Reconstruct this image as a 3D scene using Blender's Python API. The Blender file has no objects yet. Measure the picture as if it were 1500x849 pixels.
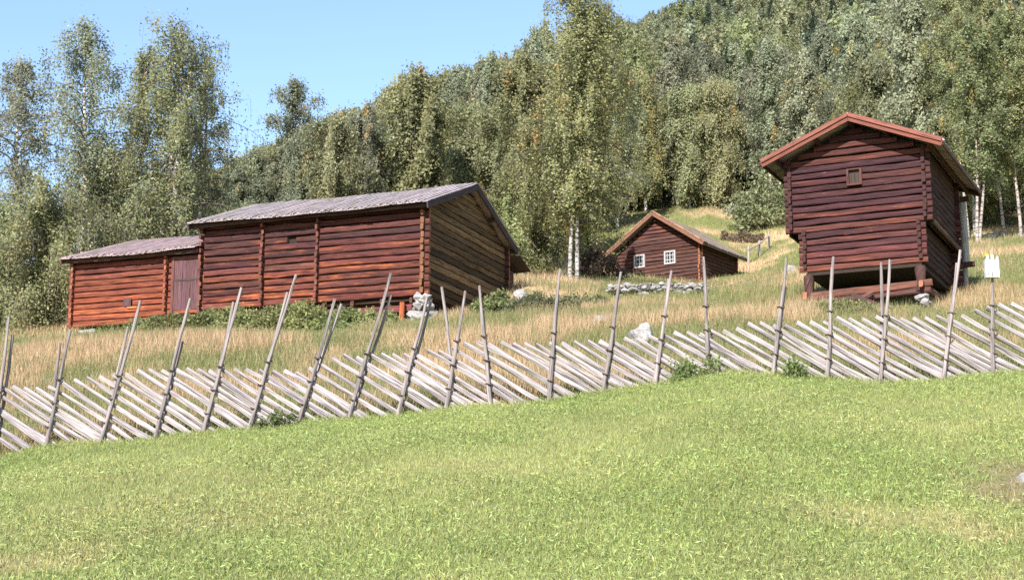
import bpy, math, random
import numpy as np
from mathutils import Vector, Matrix

random.seed(7)
RNG = np.random.default_rng(11)
R = math.radians
scene = bpy.context.scene
COL = scene.collection

# ------------------------------------------------------------------ camera model
FPX, CXP, CYP = 2250.0, 750.0, 424.5
PITCH = math.atan(430.0 / FPX)
SP, CP = math.sin(PITCH), math.cos(PITCH)

def at(px, py, Y):
    """world point seen at photo pixel (px, py), Y metres away from the camera along the ground"""
    u = (CYP - py) / FPX
    d = Y / (CP - SP * u)
    return Vector((d * (px - CXP) / FPX, Y, d * (SP + CP * u)))

def project(x, y, z):
    d = y * CP + z * SP
    return CXP + FPX * x / d, CYP - FPX * (-y * SP + z * CP) / d

# ------------------------------------------------------------------ terrain
FENCE_Y = 24.5
FB_X = [-150, -12, 65, 145, 225, 295, 362, 435, 508, 580, 652, 719, 803, 882, 960, 1038, 1131, 1211, 1288, 1380, 1455, 1545, 1700]
FB_Y = [693, 675, 655, 648, 641, 635, 627, 621, 615, 608, 599, 593, 588, 578, 562, 549, 549, 556, 562, 557, 548, 540, 530]
TC = [-200, 0, 250, 500, 750, 1000, 1100, 1250, 1500, 1700]
ROWS = {
    30: [640, 615, 592, 572, 552, 528, 524, 520, 515, 505],
    38: [560, 545, 517, 500, 480, 470, 468, 464, 458, 454],
    42: [532, 522, 500, 490, 468, 457, 458, 450, 442, 438],
    47: [512, 506, 482, 482, 458, 443, 438, 420, 408, 408],
    54: [500, 494, 468, 444, 418, 430, 424, 398, 384, 380],
    66: [465, 455, 425, 412, 405, 424, 414, 374, 358, 355],
    80: [450, 440, 405, 393, 388, 413, 410, 366, 338, 335],
    95: [440, 425, 388, 372, 360, 356, 372, 324, 318, 312],
    115: [435, 415, 372, 350, 332, 305, 303, 290, 286, 280],
    150: [432, 408, 355, 325, 287, 245, 236, 218, 200, 190],
    200: [430, 405, 338, 292, 232, 160, 142, 115, 90, 60],
    260: [430, 403, 328, 264, 190, 98, 68, 24, -30, -60],
    340: [432, 405, 325, 245, 156, 60, 15, -50, -140, -200],
    450: [436, 410, 330, 250, 160, 66, 22, -40, -120, -170],
    900: [560, 540, 520, 480, 420, 360, 336, 300, 260, 240],
}
SG = np.linspace(-0.6, 0.6, 481)
STY, STZ = [], []
def _station(Y, cols, rows):
    P = [at(c, r, Y) for c, r in zip(cols, rows)]
    z = np.interp(SG, [p.x / p.y for p in P], [p.z for p in P])
    k = np.exp(-np.linspace(-2, 2, 17) ** 2); k /= k.sum()
    zp = np.pad(z, 8, mode='edge')
    return np.convolve(zp, k, mode='valid')
for Y, z in ((-400, -30.0), (-60, -7.0), (-15, -2.9), (0, -1.65), (6, -1.05)):
    STY.append(Y); STZ.append(np.full(481, z))
STY.append(13.0); STZ.append(np.full(481, at(750, 852, 13).z))
zf = _station(FENCE_Y, FB_X, FB_Y)
STY.append(19.0); STZ.append(zf * 0.56)
STY.append(FENCE_Y); STZ.append(zf)
for Y in sorted(ROWS):
    STY.append(float(Y)); STZ.append(_station(Y, TC, ROWS[Y]))
STY = np.array(STY); STZ = np.array(STZ)
# monotone-ish cubic slopes per station
_h = np.diff(STY)[:, None]; _d = np.diff(STZ, axis=0) / _h
STM = np.zeros_like(STZ)
STM[0] = _d[0]; STM[-1] = _d[-1]
_w1 = 2 * _h[1:] + _h[:-1]; _w2 = _h[1:] + 2 * _h[:-1]
_same = (_d[1:] * _d[:-1]) > 0
with np.errstate(divide='ignore', invalid='ignore'):
    _hm = (_w1 + _w2) / (_w1 / _d[:-1] + _w2 / _d[1:])
STM[1:-1] = np.where(_same, _hm, 0)

def ground(x, y):
    x = np.atleast_1d(np.asarray(x, float)); y = np.atleast_1d(np.asarray(y, float))
    yc = np.clip(y, STY[0], STY[-1] - 1e-6)
    i = np.clip(np.searchsorted(STY, yc, side='right') - 1, 0, len(STY) - 2)
    s = np.clip(x / np.maximum(y, 9.0), -0.599, 0.599)
    fj = (s + 0.6) / 1.2 * 480; j = fj.astype(int); fr = fj - j
    def g(A, k): return A[k, j] * (1 - fr) + A[k, j + 1] * fr
    h = STY[i + 1] - STY[i]; t = (yc - STY[i]) / h
    z = ((2*t**3 - 3*t**2 + 1) * g(STZ, i) + (t**3 - 2*t**2 + t) * h * g(STM, i)
         + (-2*t**3 + 3*t**2) * g(STZ, i + 1) + (t**3 - t**2) * h * g(STM, i + 1))
    near = np.clip((y - 26) / 8, 0, 1)
    bump = 0.05 * np.sin(1.7 * x + 0.6 * y) * np.sin(1.1 * y - 0.8 * x) + 0.07 * np.sin(0.55 * x + 1.3) * np.sin(0.47 * y)
    fine = 0.012 * np.sin(3.1 * x + 1.2 * y) + 0.012 * np.sin(2.3 * y - 2.9 * x)
    return z + bump * near + fine * (1 - near)
def gz(x, y): return float(ground(x, y)[0])

def noise2(x, y, sc, seed=0):
    """cheap smooth value noise in 0..1"""
    x = np.asarray(x) * sc + seed * 17.3; y = np.asarray(y) * sc - seed * 9.1
    xi = np.floor(x); yi = np.floor(y); fx = x - xi; fy = y - yi
    fx = fx * fx * (3 - 2 * fx); fy = fy * fy * (3 - 2 * fy)
    def hsh(a, b):
        v = np.sin(a * 127.1 + b * 311.7 + seed * 74.7) * 43758.5453
        return v - np.floor(v)
    return ((hsh(xi, yi) * (1 - fx) + hsh(xi + 1, yi) * fx) * (1 - fy)
            + (hsh(xi, yi + 1) * (1 - fx) + hsh(xi + 1, yi + 1) * fx) * fy)
def fbm(x, y, sc, seed=0):
    return (noise2(x, y, sc, seed) * .5 + noise2(x, y, sc * 2.1, seed + 3) * .3 + noise2(x, y, sc * 4.3, seed + 5) * .2)

# ------------------------------------------------------------------ materials
def new_mat(name):
    m = bpy.data.materials.new(name); m.use_nodes = True
    nt = m.node_tree; nt.nodes.clear()
    out = nt.nodes.new('ShaderNodeOutputMaterial')
    return m, nt, out
def N(nt, t, **kw):
    n = nt.nodes.new(t)
    for k, v in kw.items():
        if k in n.inputs: n.inputs[k].default_value = v
        else: setattr(n, k, v)
    return n
def L(nt, a, b): nt.links.new(a, b)
def mixc(nt, fac, a, b, mode='MIX'):
    n = nt.nodes.new('ShaderNodeMix'); n.data_type = 'RGBA'; n.blend_type = mode
    for s, v in ((n.inputs[0], fac), (n.inputs[6], a), (n.inputs[7], b)):
        if hasattr(v, 'links') or hasattr(v, 'is_linked'): nt.links.new(v, s)
        else: s.default_value = v
    return n.outputs[2]
def ramp(nt, fac, stops):
    n = nt.nodes.new('ShaderNodeValToRGB')
    e = n.color_ramp.elements
    while len(e) < len(stops): e.new(0.5)
    for el, (p, c) in zip(e, stops):
        el.position = p; el.color = (c, c, c, 1) if isinstance(c, (int, float)) else (*c, 1)
    nt.links.new(fac, n.inputs[0])
    return n.outputs[0]

def wood_material(name, along=1.2, across=28, streak=(0.45, 1.25), rough=0.85, bump=0.35, patch=None, flakes=None):
    """tint attribute times grain that runs along the timber (grain attribute = metres along, metres round, log id)"""
    m, nt, out = new_mat(name)
    b = N(nt, 'ShaderNodeBsdfPrincipled', Roughness=rough)
    b.inputs['Specular IOR Level'].default_value = 0.25
    L(nt, b.outputs[0], out.inputs[0])
    ga = N(nt, 'ShaderNodeAttribute', attribute_name='grain')
    ti = N(nt, 'ShaderNodeAttribute', attribute_name='tint')
    mp = N(nt, 'ShaderNodeVectorMath', operation='MULTIPLY'); mp.inputs[1].default_value = (along, across, 3.7)
    L(nt, ga.outputs['Vector'], mp.inputs[0])
    n1 = N(nt, 'ShaderNodeTexNoise', Scale=1.0, Detail=5.0, Roughness=0.65); L(nt, mp.outputs[0], n1.inputs['Vector'])
    v1 = ramp(nt, n1.outputs[0], [(0.28, streak[0]), (0.72, streak[1])])
    mp2 = N(nt, 'ShaderNodeVectorMath', operation='MULTIPLY'); mp2.inputs[1].default_value = (0.9, 2.5, 1.9)
    L(nt, ga.outputs['Vector'], mp2.inputs[0])
    n2 = N(nt, 'ShaderNodeTexNoise', Scale=1.0, Detail=4.0, Roughness=0.6); L(nt, mp2.outputs[0], n2.inputs['Vector'])
    c = mixc(nt, 1.0, ti.outputs['Color'], v1, 'MULTIPLY')
    if patch:
        f = ramp(nt, n2.outputs[0], [(patch[1], 0.0), (patch[2], 1.0)])
        al = N(nt, 'ShaderNodeMath', operation='MULTIPLY'); L(nt, f, al.inputs[0]); L(nt, ti.outputs['Alpha'], al.inputs[1])
        pc = mixc(nt, 1.0, (*patch[0], 1), v1, 'MULTIPLY')
        c = mixc(nt, al.outputs[0], c, pc)
    mp3 = N(nt, 'ShaderNodeVectorMath', operation='MULTIPLY'); mp3.inputs[1].default_value = (2.2, across * 1.6, 5.1)
    L(nt, ga.outputs['Vector'], mp3.inputs[0])
    n3 = N(nt, 'ShaderNodeTexNoise', Scale=1.0, Detail=3.0, Roughness=0.6); L(nt, mp3.outputs[0], n3.inputs['Vector'])
    ck = ramp(nt, n3.outputs[0], [(0.53, 1.0), (0.66, 0.2)])
    c = mixc(nt, 1.0, c, ck, 'MULTIPLY')
    if flakes:
        fl = ramp(nt, n3.outputs[0], [(0.24, 1.0), (0.32, 0.0)])
        fm = N(nt, 'ShaderNodeMath', operation='MULTIPLY'); L(nt, fl, fm.inputs[0]); fm.inputs[1].default_value = 1.0
        c = mixc(nt, fm.outputs[0], c, (*flakes, 1))
    L(nt, c, b.inputs['Base Color'])
    bp = N(nt, 'ShaderNodeBump', Strength=bump, Distance=0.02); L(nt, n1.outputs[0], bp.inputs['Height'])
    L(nt, bp.outputs[0], b.inputs['Normal'])
    return m

M = {}
M['log'] = wood_material('tarred_log', 0.8, 30, (0.3, 1.45), patch=((0.35, 0.098, 0.033), 0.50, 0.68), flakes=(0.3, 0.17, 0.13))
M['gable_log'] = wood_material('weathered_log', 0.6, 22, (0.15, 1.6))
M['roof_board'] = wood_material('roof_board', 1.4, 26, (0.55, 1.25), patch=((0.2, 0.18, 0.15), 0.5, 0.66))
M['board'] = wood_material('board', 1.2, 40, (0.6, 1.2))
M['pole'] = wood_material('silver_pole', 1.8, 55, (0.35, 1.2), bump=0.6)

def stone_material():
    m, nt, out = new_mat('grey_stone')
    b = N(nt, 'ShaderNodeBsdfPrincipled', Roughness=0.9); L(nt, b.outputs[0], out.inputs[0])
    tc = N(nt, 'ShaderNodeTexCoord')
    n = N(nt, 'ShaderNodeTexNoise', Scale=5.0, Detail=9.0, Roughness=0.75); L(nt, tc.outputs['Object'], n.inputs['Vector'])
    n2 = N(nt, 'ShaderNodeTexNoise', Scale=14.0, Detail=5.0); L(nt, tc.outputs['Object'], n2.inputs['Vector'])
    c = ramp(nt, n.outputs[0], [(0.3, (0.09, 0.085, 0.08)), (0.5, (0.24, 0.23, 0.225)), (0.7, (0.36, 0.345, 0.34))])
    f = ramp(nt, n2.outputs[0], [(0.55, 0.0), (0.7, 0.6)])
    c = mixc(nt, f, c, (0.16, 0.15, 0.1, 1))
    L(nt, c, b.inputs['Base Color'])
    bp = N(nt, 'ShaderNodeBump', Strength=0.6, Distance=0.05); L(nt, n.outputs[0], bp.inputs['Height']); L(nt, bp.outputs[0], b.inputs['Normal'])
    return m
M['stone'] = stone_material()

def leaf_material(name, trans=0.35):
    m, nt, out = new_mat(name)
    ti = N(nt, 'ShaderNodeAttribute', attribute_name='tint')
    oi = N(nt, 'ShaderNodeObjectInfo')
    hs = N(nt, 'ShaderNodeHueSaturation')
    mr = N(nt, 'ShaderNodeMapRange'); mr.inputs[3].default_value = 0.475; mr.inputs[4].default_value = 0.515
    L(nt, oi.outputs['Random'], mr.inputs[0]); L(nt, mr.outputs[0], hs.inputs['Hue'])
    r2 = N(nt, 'ShaderNodeMath', operation='MULTIPLY'); r2.inputs[1].default_value = 7.31; L(nt, oi.outputs['Random'], r2.inputs[0])
    fr = N(nt, 'ShaderNodeMath', operation='FRACT'); L(nt, r2.outputs[0], fr.inputs[0])
    mv = N(nt, 'ShaderNodeMapRange'); mv.inputs[3].default_value = 0.75; mv.inputs[4].default_value = 1.2
    L(nt, fr.outputs[0], mv.inputs[0]); L(nt, mv.outputs[0], hs.inputs['Value'])
    L(nt, ti.outputs['Color'], hs.inputs['Color'])
    d = N(nt, 'ShaderNodeBsdfPrincipled', Roughness=0.5); d.inputs['Specular IOR Level'].default_value = 0.35
    L(nt, hs.outputs[0], d.inputs['Base Color'])
    t = N(nt, 'ShaderNodeBsdfTranslucent'); L(nt, hs.outputs[0], t.inputs[0])
    mx = N(nt, 'ShaderNodeMixShader'); mx.inputs[0].default_value = trans
    L(nt, d.outputs[0], mx.inputs[1]); L(nt, t.outputs[0], mx.inputs[2]); L(nt, mx.outputs[0], out.inputs[0])
    return m
M['leaf'] = leaf_material('birch_leaf', 0.5)
M['grass'] = leaf_material('grass_blade', 0.3)

def bark_material():
    m, nt, out = new_mat('birch_bark')
    b = N(nt, 'ShaderNodeBsdfPrincipled', Roughness=0.8); L(nt, b.outputs[0], out.inputs[0])
    ti = N(nt, 'ShaderNodeAttribute', attribute_name='tint')
    tc = N(nt, 'ShaderNodeTexCoord')
    mp = N(nt, 'ShaderNodeMapping'); mp.inputs['Scale'].default_value = (3, 3, 7); L(nt, tc.outputs['Object'], mp.inputs[0])
    n = N(nt, 'ShaderNodeTexNoise', Scale=1.5, Detail=5.0, Roughness=0.7); L(nt, mp.outputs[0], n.inputs['Vector'])
    f = ramp(nt, n.outputs[0], [(0.46, 0.0), (0.58, 1.0)])
    L(nt, mixc(nt, f, ti.outputs['Color'], (0.05, 0.045, 0.04, 1)), b.inputs['Base Color'])
    return m
M['bark'] = bark_material()

def plain(name, col, rough=0.6, nsc=30, amt=0.25):
    m, nt, out = new_mat(name)
    b = N(nt, 'ShaderNodeBsdfPrincipled', Roughness=rough); L(nt, b.outputs[0], out.inputs[0])
    tc = N(nt, 'ShaderNodeTexCoord')
    n = N(nt, 'ShaderNodeTexNoise', Scale=nsc, Detail=4.0); L(nt, tc.outputs['Object'], n.inputs['Vector'])
    v = ramp(nt, n.outputs[0], [(0.3, 1 - amt), (0.7, 1 + amt * .4)])
    L(nt, mixc(nt, 1.0, (*col, 1), v, 'MULTIPLY'), b.inputs['Base Color'])
    return m
M['white'] = plain('white_paint', (0.5, 0.49, 0.485), 0.6)
M['window_paint'] = plain('window_paint', (0.33, 0.325, 0.325), 0.7)
M['iron'] = plain('iron', (0.05, 0.045, 0.04), 0.6)
M['glass'] = plain('dark_glass', (0.03, 0.035, 0.045), 0.12, 3, 0.1)
M['soot'] = plain('dark_timber', (0.035, 0.022, 0.018), 0.9)

def ground_material():
    m, nt, out = new_mat('hillside_turf')
    b = N(nt, 'ShaderNodeBsdfPrincipled', Roughness=0.95); b.inputs['Specular IOR Level'].default_value = 0.1
    L(nt, b.outputs[0], out.inputs[0])
    ti = N(nt, 'ShaderNodeAttribute', attribute_name='tint')
    tc = N(nt, 'ShaderNodeTexCoord')
    n1 = N(nt, 'ShaderNodeTexNoise', Scale=9.0, Detail=8.0, Roughness=0.75); L(nt, tc.outputs['Object'], n1.inputs['Vector'])
    n2 = N(nt, 'ShaderNodeTexNoise', Scale=1.1, Detail=5.0, Roughness=0.6); L(nt, tc.outputs['Object'], n2.inputs['Vector'])
    v = ramp(nt, n1.outputs[0], [(0.25, 0.45), (0.75, 1.35)])
    c = mixc(nt, 1.0, ti.outputs['Color'], v, 'MULTIPLY')
    f = ramp(nt, n2.outputs[0], [(0.52, 0.0), (0.75, 0.45)])
    c = mixc(nt, f, c, (0.2, 0.15, 0.08, 1))
    L(nt, c, b.inputs['Base Color'])
    bp = N(nt, 'ShaderNodeBump', Strength=0.8, Distance=0.06); L(nt, n1.outputs[0], bp.inputs['Height']); L(nt, bp.outputs[0], b.inputs['Normal'])
    return m
M['ground'] = ground_material()

# ------------------------------------------------------------------ mesh building
class MB:
    """collects geometry with a colour (tint) and a grain coordinate at every vertex"""
    def __init__(self): self.v, self.f, self.c, self.g = [], [], [], []
    def add(self, vs, fs, col, gr):
        o = len(self.v)
        self.v += [tuple(p) for p in vs]; self.f += [tuple(i + o for i in f) for f in fs]
        self.c += list(col) if isinstance(col, list) else [col] * len(vs)
        self.g += list(gr)
    def box(self, x0, x1, y0, y1, z0, z1, col, axis=0, mat=None, gid=None):
        gid = random.uniform(0, 90) if gid is None else gid
        vs = [Vector((x, y, z)) for z in (z0, z1) for y in (y0, y1) for x in (x0, x1)]
        oth = [a for a in (0, 1, 2) if a != axis]
        gr = [(p[axis], p[oth[0]] + p[oth[1]] * .7, gid) for p in vs]
        if mat is not None: vs = [mat @ p for p in vs]
        fs = [(0, 2, 3, 1), (4, 5, 7, 6), (0, 1, 5, 4), (2, 6, 7, 3), (0, 4, 6, 2), (1, 3, 7, 5)]
        self.add(vs, fs, col, gr)
    def tube(self, pts, rad, n=8, col=(1, 1, 1, 1), endcol=None, wob=0.0, gid=None, cap=True, squash=1.0, hew=9.0):
        gid = random.uniform(0, 90) if gid is None else gid
        pts = [Vector(p) for p in pts]
        if not isinstance(rad, (list, tuple)): rad = [rad] * len(pts)
        vs, gr, fs, cs = [], [], [], []
        d0 = (pts[-1] - pts[0]).normalized()
        up = Vector((0, 0, 1)) if abs(d0.z) < 0.9 else Vector((0, 1, 0))
        ph = random.uniform(0, 6)
        run = 0.0
        for i, p in enumerate(pts):
            a = pts[max(i - 1, 0)]; b = pts[min(i + 1, len(pts) - 1)]
            d = (b - a).normalized(); s = d.cross(up).normalized(); t = s.cross(d)
            if i: run += (p - pts[i - 1]).length
            for k in range(n + 1):
                an = 2 * math.pi * k / n
                r = rad[i] * (1 + wob * math.sin(an * 2 + ph + i * 1.7) + wob * .6 * math.sin(an * 3 + ph * 2 - i))
                if k == n: r = rad[i] * (1 + wob * math.sin(ph + i * 1.7) + wob * .6 * math.sin(ph * 2 - i))
                vs.append(p + s * (r * max(-hew, min(hew, math.cos(an)))) + t * (r * math.sin(an) * squash))
                gr.append((run, an * rad[i], gid)); cs.append(col)
        w = n + 1
        for i in range(len(pts) - 1):
            for k in range(n):
                fs.append((i * w + k, i * w + k + 1, (i + 1) * w + k + 1, (i + 1) * w + k))
        if cap:
            for i, rev in ((0, True), (len(pts) - 1, False)):
                o = len(vs)
                for k in range(n):
                    vs.append(vs[i * w + k]); gr.append((0.3 * math.cos(k), 0.3 * math.sin(k), gid + 5)); cs.append(endcol or col)
                fs.append(tuple(range(o + n - 1, o - 1, -1)) if not rev else tuple(range(o, o + n)))
        self.add(vs, fs, cs, gr)
    def build(self, name, mat, parent=None, smooth=False):
        me = bpy.data.meshes.new(name)
        me.from_pydata([tuple(p) for p in self.v], [], self.f)
        a = me.attributes.new('tint', 'FLOAT_COLOR', 'POINT')
        a.data.foreach_set('color', np.array([(c[0], c[1], c[2], c[3] if len(c) > 3 else 1) for c in self.c], np.float32).ravel())
        g = me.attributes.new('grain', 'FLOAT_VECTOR', 'POINT')
        g.data.foreach_set('vector', np.array(self.g, np.float32).ravel())
        if smooth: me.polygons.foreach_set('use_smooth', np.ones(len(me.polygons), bool))
        me.materials.append(mat)
        return link(name, me, parent)
def link(name, data, parent=None, loc=None):
    o = bpy.data.objects.new(name, data); COL.objects.link(o)
    if parent is not None: o.parent = parent
    if loc is not None: o.location = loc
    return o
def np_mesh(name, verts, k, cols, mat, parent=None, make=True):
    """mesh of separate k-gons: verts (n*k,3), cols (n,3) or (n*k,3)"""
    n = len(verts) // k
    me = bpy.data.meshes.new(name)
    me.vertices.add(n * k); me.vertices.foreach_set('co', np.asarray(verts, np.float32).ravel())
    me.loops.add(n * k); me.loops.foreach_set('vertex_index', np.arange(n * k, dtype=np.int32))
    me.polygons.add(n); me.polygons.foreach_set('loop_start', np.arange(n, dtype=np.int32) * k)
    me.update(calc_edges=True)
    c = np.asarray(cols, np.float32)
    if len(c) == n: c = np.repeat(c, k, axis=0)
    c4 = np.ones((n * k, 4), np.float32); c4[:, :3] = c
    a = me.attributes.new('tint', 'FLOAT_COLOR', 'POINT'); a.data.foreach_set('color', c4.ravel())
    me.materials.append(mat)
    return link(name, me, parent) if make else me
def thing(name, label, cat, loc=(0, 0, 0), rz=0.0, group=None):
    o = link(name, None, None, loc); o.rotation_euler.z = rz
    o.empty_display_size = 0.3
    return tag(o, label, cat, group)
def tag(o, label, cat, group=None, kind=None):
    if label: o['label'] = label
    if cat: o['category'] = cat
    if group: o['group'] = group
    if kind: o['kind'] = kind
    return o
def struct(o): o['kind'] = 'structure'; return o

def jit(c, a): 
    f = 1 + random.uniform(-a, a)
    return tuple(max(0, x * f * (1 + random.uniform(-a, a) * .35)) for x in c[:3])

# ------------------------------------------------------------------ log walls
def log_run(mb, a, b, r, col, endcol, axis_seg=0.45, wob=0.06, sag=0.011, n=12, hew=.56):
    a, b = Vector(a), Vector(b); ln = (b - a).length
    k = max(2, int(ln / axis_seg)); pts, rad = [], []
    big = random.choice((0, 1)); r = r * random.uniform(.94, 1.06)
    for i in range(k + 1):
        t = i / k; tt = t if big else 1 - t
        p = a.lerp(b, t); p.z += random.uniform(-sag, sag); p.x += random.uniform(-sag, sag); p.y += random.uniform(-sag, sag)
        pts.append(p); rad.append(r * (0.96 + 0.09 * tt + random.uniform(-.015, .015)))
    mb.tube(pts, rad, n, col, endcol, wob, hew=hew)
def holes_split(x0, x1, z, r, holes):
    """split a log run at openings (hx0, hx1, hz0, hz1)"""
    segs = [(x0, x1)]
    for h in holes:
        if h[2] < z < h[3]:
            new = []
            for s0, s1 in segs:
                if h[1] <= s0 or h[0] >= s1: new.append((s0, s1)); continue
                if h[0] > s0: new.append((s0, h[0]))
                if h[1] < s1: new.append((h[1], s1))
            segs = new
    return segs

EX = Vector((1, 0, 0)); EY = Vector((0, 1, 0))
def wall_x(mb, x0, x1, y, z0, nlog, r, colf, endcol, prot=0.2, holes=(), pl=None, pr=None, backing=True, bcol=(0.025, 0.016, 0.013, 0)):
    pl = prot if pl is None else pl; pr = prot if pr is None else pr
    for i in range(nlog):
        z = z0 + r * (1 + 2.22 * i)
        for s0, s1 in holes_split(x0 - pl, x1 + pr, z, r, holes):
            log_run(mb, (s0, y, z), (s1, y, z), r, colf(i), endcol)
    if backing:
        mb.box(x0 + .02, x1 - .02, y + .09, y + .13, z0, z0 + r * 2.22 * nlog, bcol)
def wall_y(mb, x, y0, y1, z0, nlog, r, colf, endcol, prot=0.2, sgn=1, backing=True, top=None, bcol=(0.025, 0.016, 0.013, 0)):
    """wall along local y; above nlog courses the optional top(z) -> (y0, y1) narrows it to a gable"""
    i = 0
    while True:
        z = z0 + r * (1 + 2.22 * i) + r * .93
        if i < nlog: a, b = y0 - prot + random.uniform(-.05, .07), y1 + prot
        else:
            if top is None: break
            s = top(z + r * .5)
            if s is None or s[1] - s[0] < .3: break
            a, b = s
        log_run(mb, (x, a, z), (x, b, z), r, colf(i), endcol)
        i += 1
    if backing:
        mb.box(x - sgn * .06, x - sgn * .02, y0 + .02, y1 - .02, z0, z0 + r * 2.22 * nlog, bcol, 1)

def gable_x(mb, y, z0, xa, xb, zr, r, colf, endcol, backing=True, bcol=(0.025, 0.016, 0.013, 0)):
    """triangular log gable in the plane y, from wall top z0 up to ridge zr"""
    xm = (xa + xb) / 2; i = 0
    while True:
        z = z0 + r * (1 + 2.22 * i); f = 1 - (z + r * .6 - z0) / (zr - z0)
        if f < .07: break
        log_run(mb, (xm + (xa - xm) * f, y, z), (xm + (xb - xm) * f, y, z), r, colf(i), endcol)
        i += 1
    mb.add([(xa, y + .04, z0), (xb, y + .04, z0), (xm, y + .04, zr)], [(0, 1, 2)], bcol, [(0, 0, 0), (1, 0, 0), (0, 1, 0)])

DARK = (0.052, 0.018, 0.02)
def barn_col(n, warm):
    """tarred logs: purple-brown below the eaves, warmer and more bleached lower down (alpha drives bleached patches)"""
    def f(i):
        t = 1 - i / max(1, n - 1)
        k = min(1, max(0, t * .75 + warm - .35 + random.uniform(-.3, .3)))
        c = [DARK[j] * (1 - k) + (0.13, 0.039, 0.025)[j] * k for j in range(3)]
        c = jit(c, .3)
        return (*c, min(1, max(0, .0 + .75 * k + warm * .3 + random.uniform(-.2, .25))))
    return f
END = (0.3, 0.12, 0.06, 0.2)

# ------------------------------------------------------------------ board roofs
def roof_slope(mb, along0, along1, ridge, eave, along_axis, bw=0.2, th=0.035, col=(0.3, 0.26, 0.27), lapped=True, jag=0.03):
    """boards running from ridge to eave. ridge/eave are (across, z) pairs; along_axis 'x' or 'y'"""
    (r0, rz), (e0, ez) = ridge, eave
    d = Vector((e0 - r0, ez - rz)); ln = d.length; d /= ln; nrm = Vector((-d.y, d.x))
    if nrm.y < 0: nrm = -nrm
    k = max(1, int(round((along1 - along0) / bw))); w = (along1 - along0) / k
    for i in range(k):
        for layer in ((0, 1) if lapped else (0,)):
            a0 = along0 + i * w + (w * .5 if layer else 0.004); a1 = a0 + (w * .55 if layer else w - .008)
            if layer: a0, a1 = along0 + i * w - w * .28, along0 + i * w + w * .28
            if layer and i == 0: continue
            lift = layer * th + random.uniform(0, .008)
            ex = random.uniform(-jag, jag)
            c = (*jit(col, .14), 1)
            gid = random.uniform(0, 90)
            vs, gr = [], []
            for zz in (0, th):
                for (t, al) in ((0, a0), (0, a1), (ln + ex, a1), (ln + ex, a0)):
                    p2 = Vector((r0, rz)) + d * t + nrm * (lift + zz)
                    p2.y -= .06 * math.sin(math.pi * min(1, max(0, (al - along0) / (along1 - along0)))) + .012 * math.sin(al * 2.22)
                    vs.append((al, p2.x, p2.y) if along_axis == 'x' else (p2.x, al, p2.y))
                    gr.append((t, al, gid))
            mb.add(vs, [(0, 1, 2, 3), (4, 7, 6, 5), (0, 4, 5, 1), (1, 5, 6, 2), (2, 6, 7, 3), (3, 7, 4, 0)], c, gr)
def bar(mb, a, b, w, h, col, up=Vector((0, 0, 1))):
    """a straight board from a to b, w wide sideways and h high"""
    a, b = Vector(a), Vector(b); d = (b - a).normalized(); s = d.cross(up).normalized(); t = s.cross(d)
    vs, gr = [], []
    gid = random.uniform(0, 90)
    for q, l in ((a, 0), (b, (b - a).length)):
        for i, j in ((-1, -1), (1, -1), (1, 1), (-1, 1)):
            vs.append(q + s * (i * w / 2) + t * (j * h / 2)); gr.append((l, i * w / 2 + j * h / 2, gid))
    mb.add(vs, [(0, 3, 2, 1), (4, 5, 6, 7), (0, 1, 5, 4), (1, 2, 6, 5), (2, 3, 7, 6), (3, 0, 4, 7)], col, gr)

# ------------------------------------------------------------------ stones
def stone_mesh(mb, c, size, seed, flat=0.8):
    rg = random.Random(seed)
    import bmesh
    bm = bmesh.new(); bmesh.ops.create_icosphere(bm, subdivisions=3 if max(size) > .18 else 2, radius=1)
    off = Vector((rg.uniform(-9, 9), rg.uniform(-9, 9), rg.uniform(-9, 9)))
    from mathutils import noise
    planes = [(Vector((rg.uniform(-1, 1), rg.uniform(-1, 1), rg.uniform(-1, 1))).normalized(), rg.uniform(.42, .8)) for _ in range(10)]
    rz = rg.uniform(0, 6); cz, sz = math.cos(rz), math.sin(rz)
    vs = []
    for v in bm.verts:
        p = v.co.copy()
        for n_, d_ in planes:
            e = p.dot(n_) - d_
            if e > 0: p -= n_ * e * .95
        p *= 1 + .22 * noise.noise(p * 1.8 + off) + .13 * noise.noise(p * 4.5 + off) + .06 * noise.noise(p * 10 + off)
        p = Vector((p.x * size[0], p.y * size[1], p.z * size[2] * flat))
        vs.append((c[0] + p.x * cz - p.y * sz, c[1] + p.x * sz + p.y * cz, c[2] + p.z))
    fs = [tuple(x.index for x in f.verts) for f in bm.faces]
    bm.free()
    mb.add(vs, fs, (1, 1, 1, 1), [(0, 0, 0)] * len(vs))

def to_local(o_loc, rz, p):
    d = Vector(p) - Vector(o_loc); c, s = math.cos(-rz), math.sin(-rz)
    return Vector((d.x * c - d.y * s, d.x * s + d.y * c, d.z))
def to_world(o_loc, rz, p):
    c, s = math.cos(rz), math.sin(rz)
    return Vector((o_loc[0] + p[0] * c - p[1] * s, o_loc[1] + p[0] * s + p[1] * c, o_loc[2] + p[2]))

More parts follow.
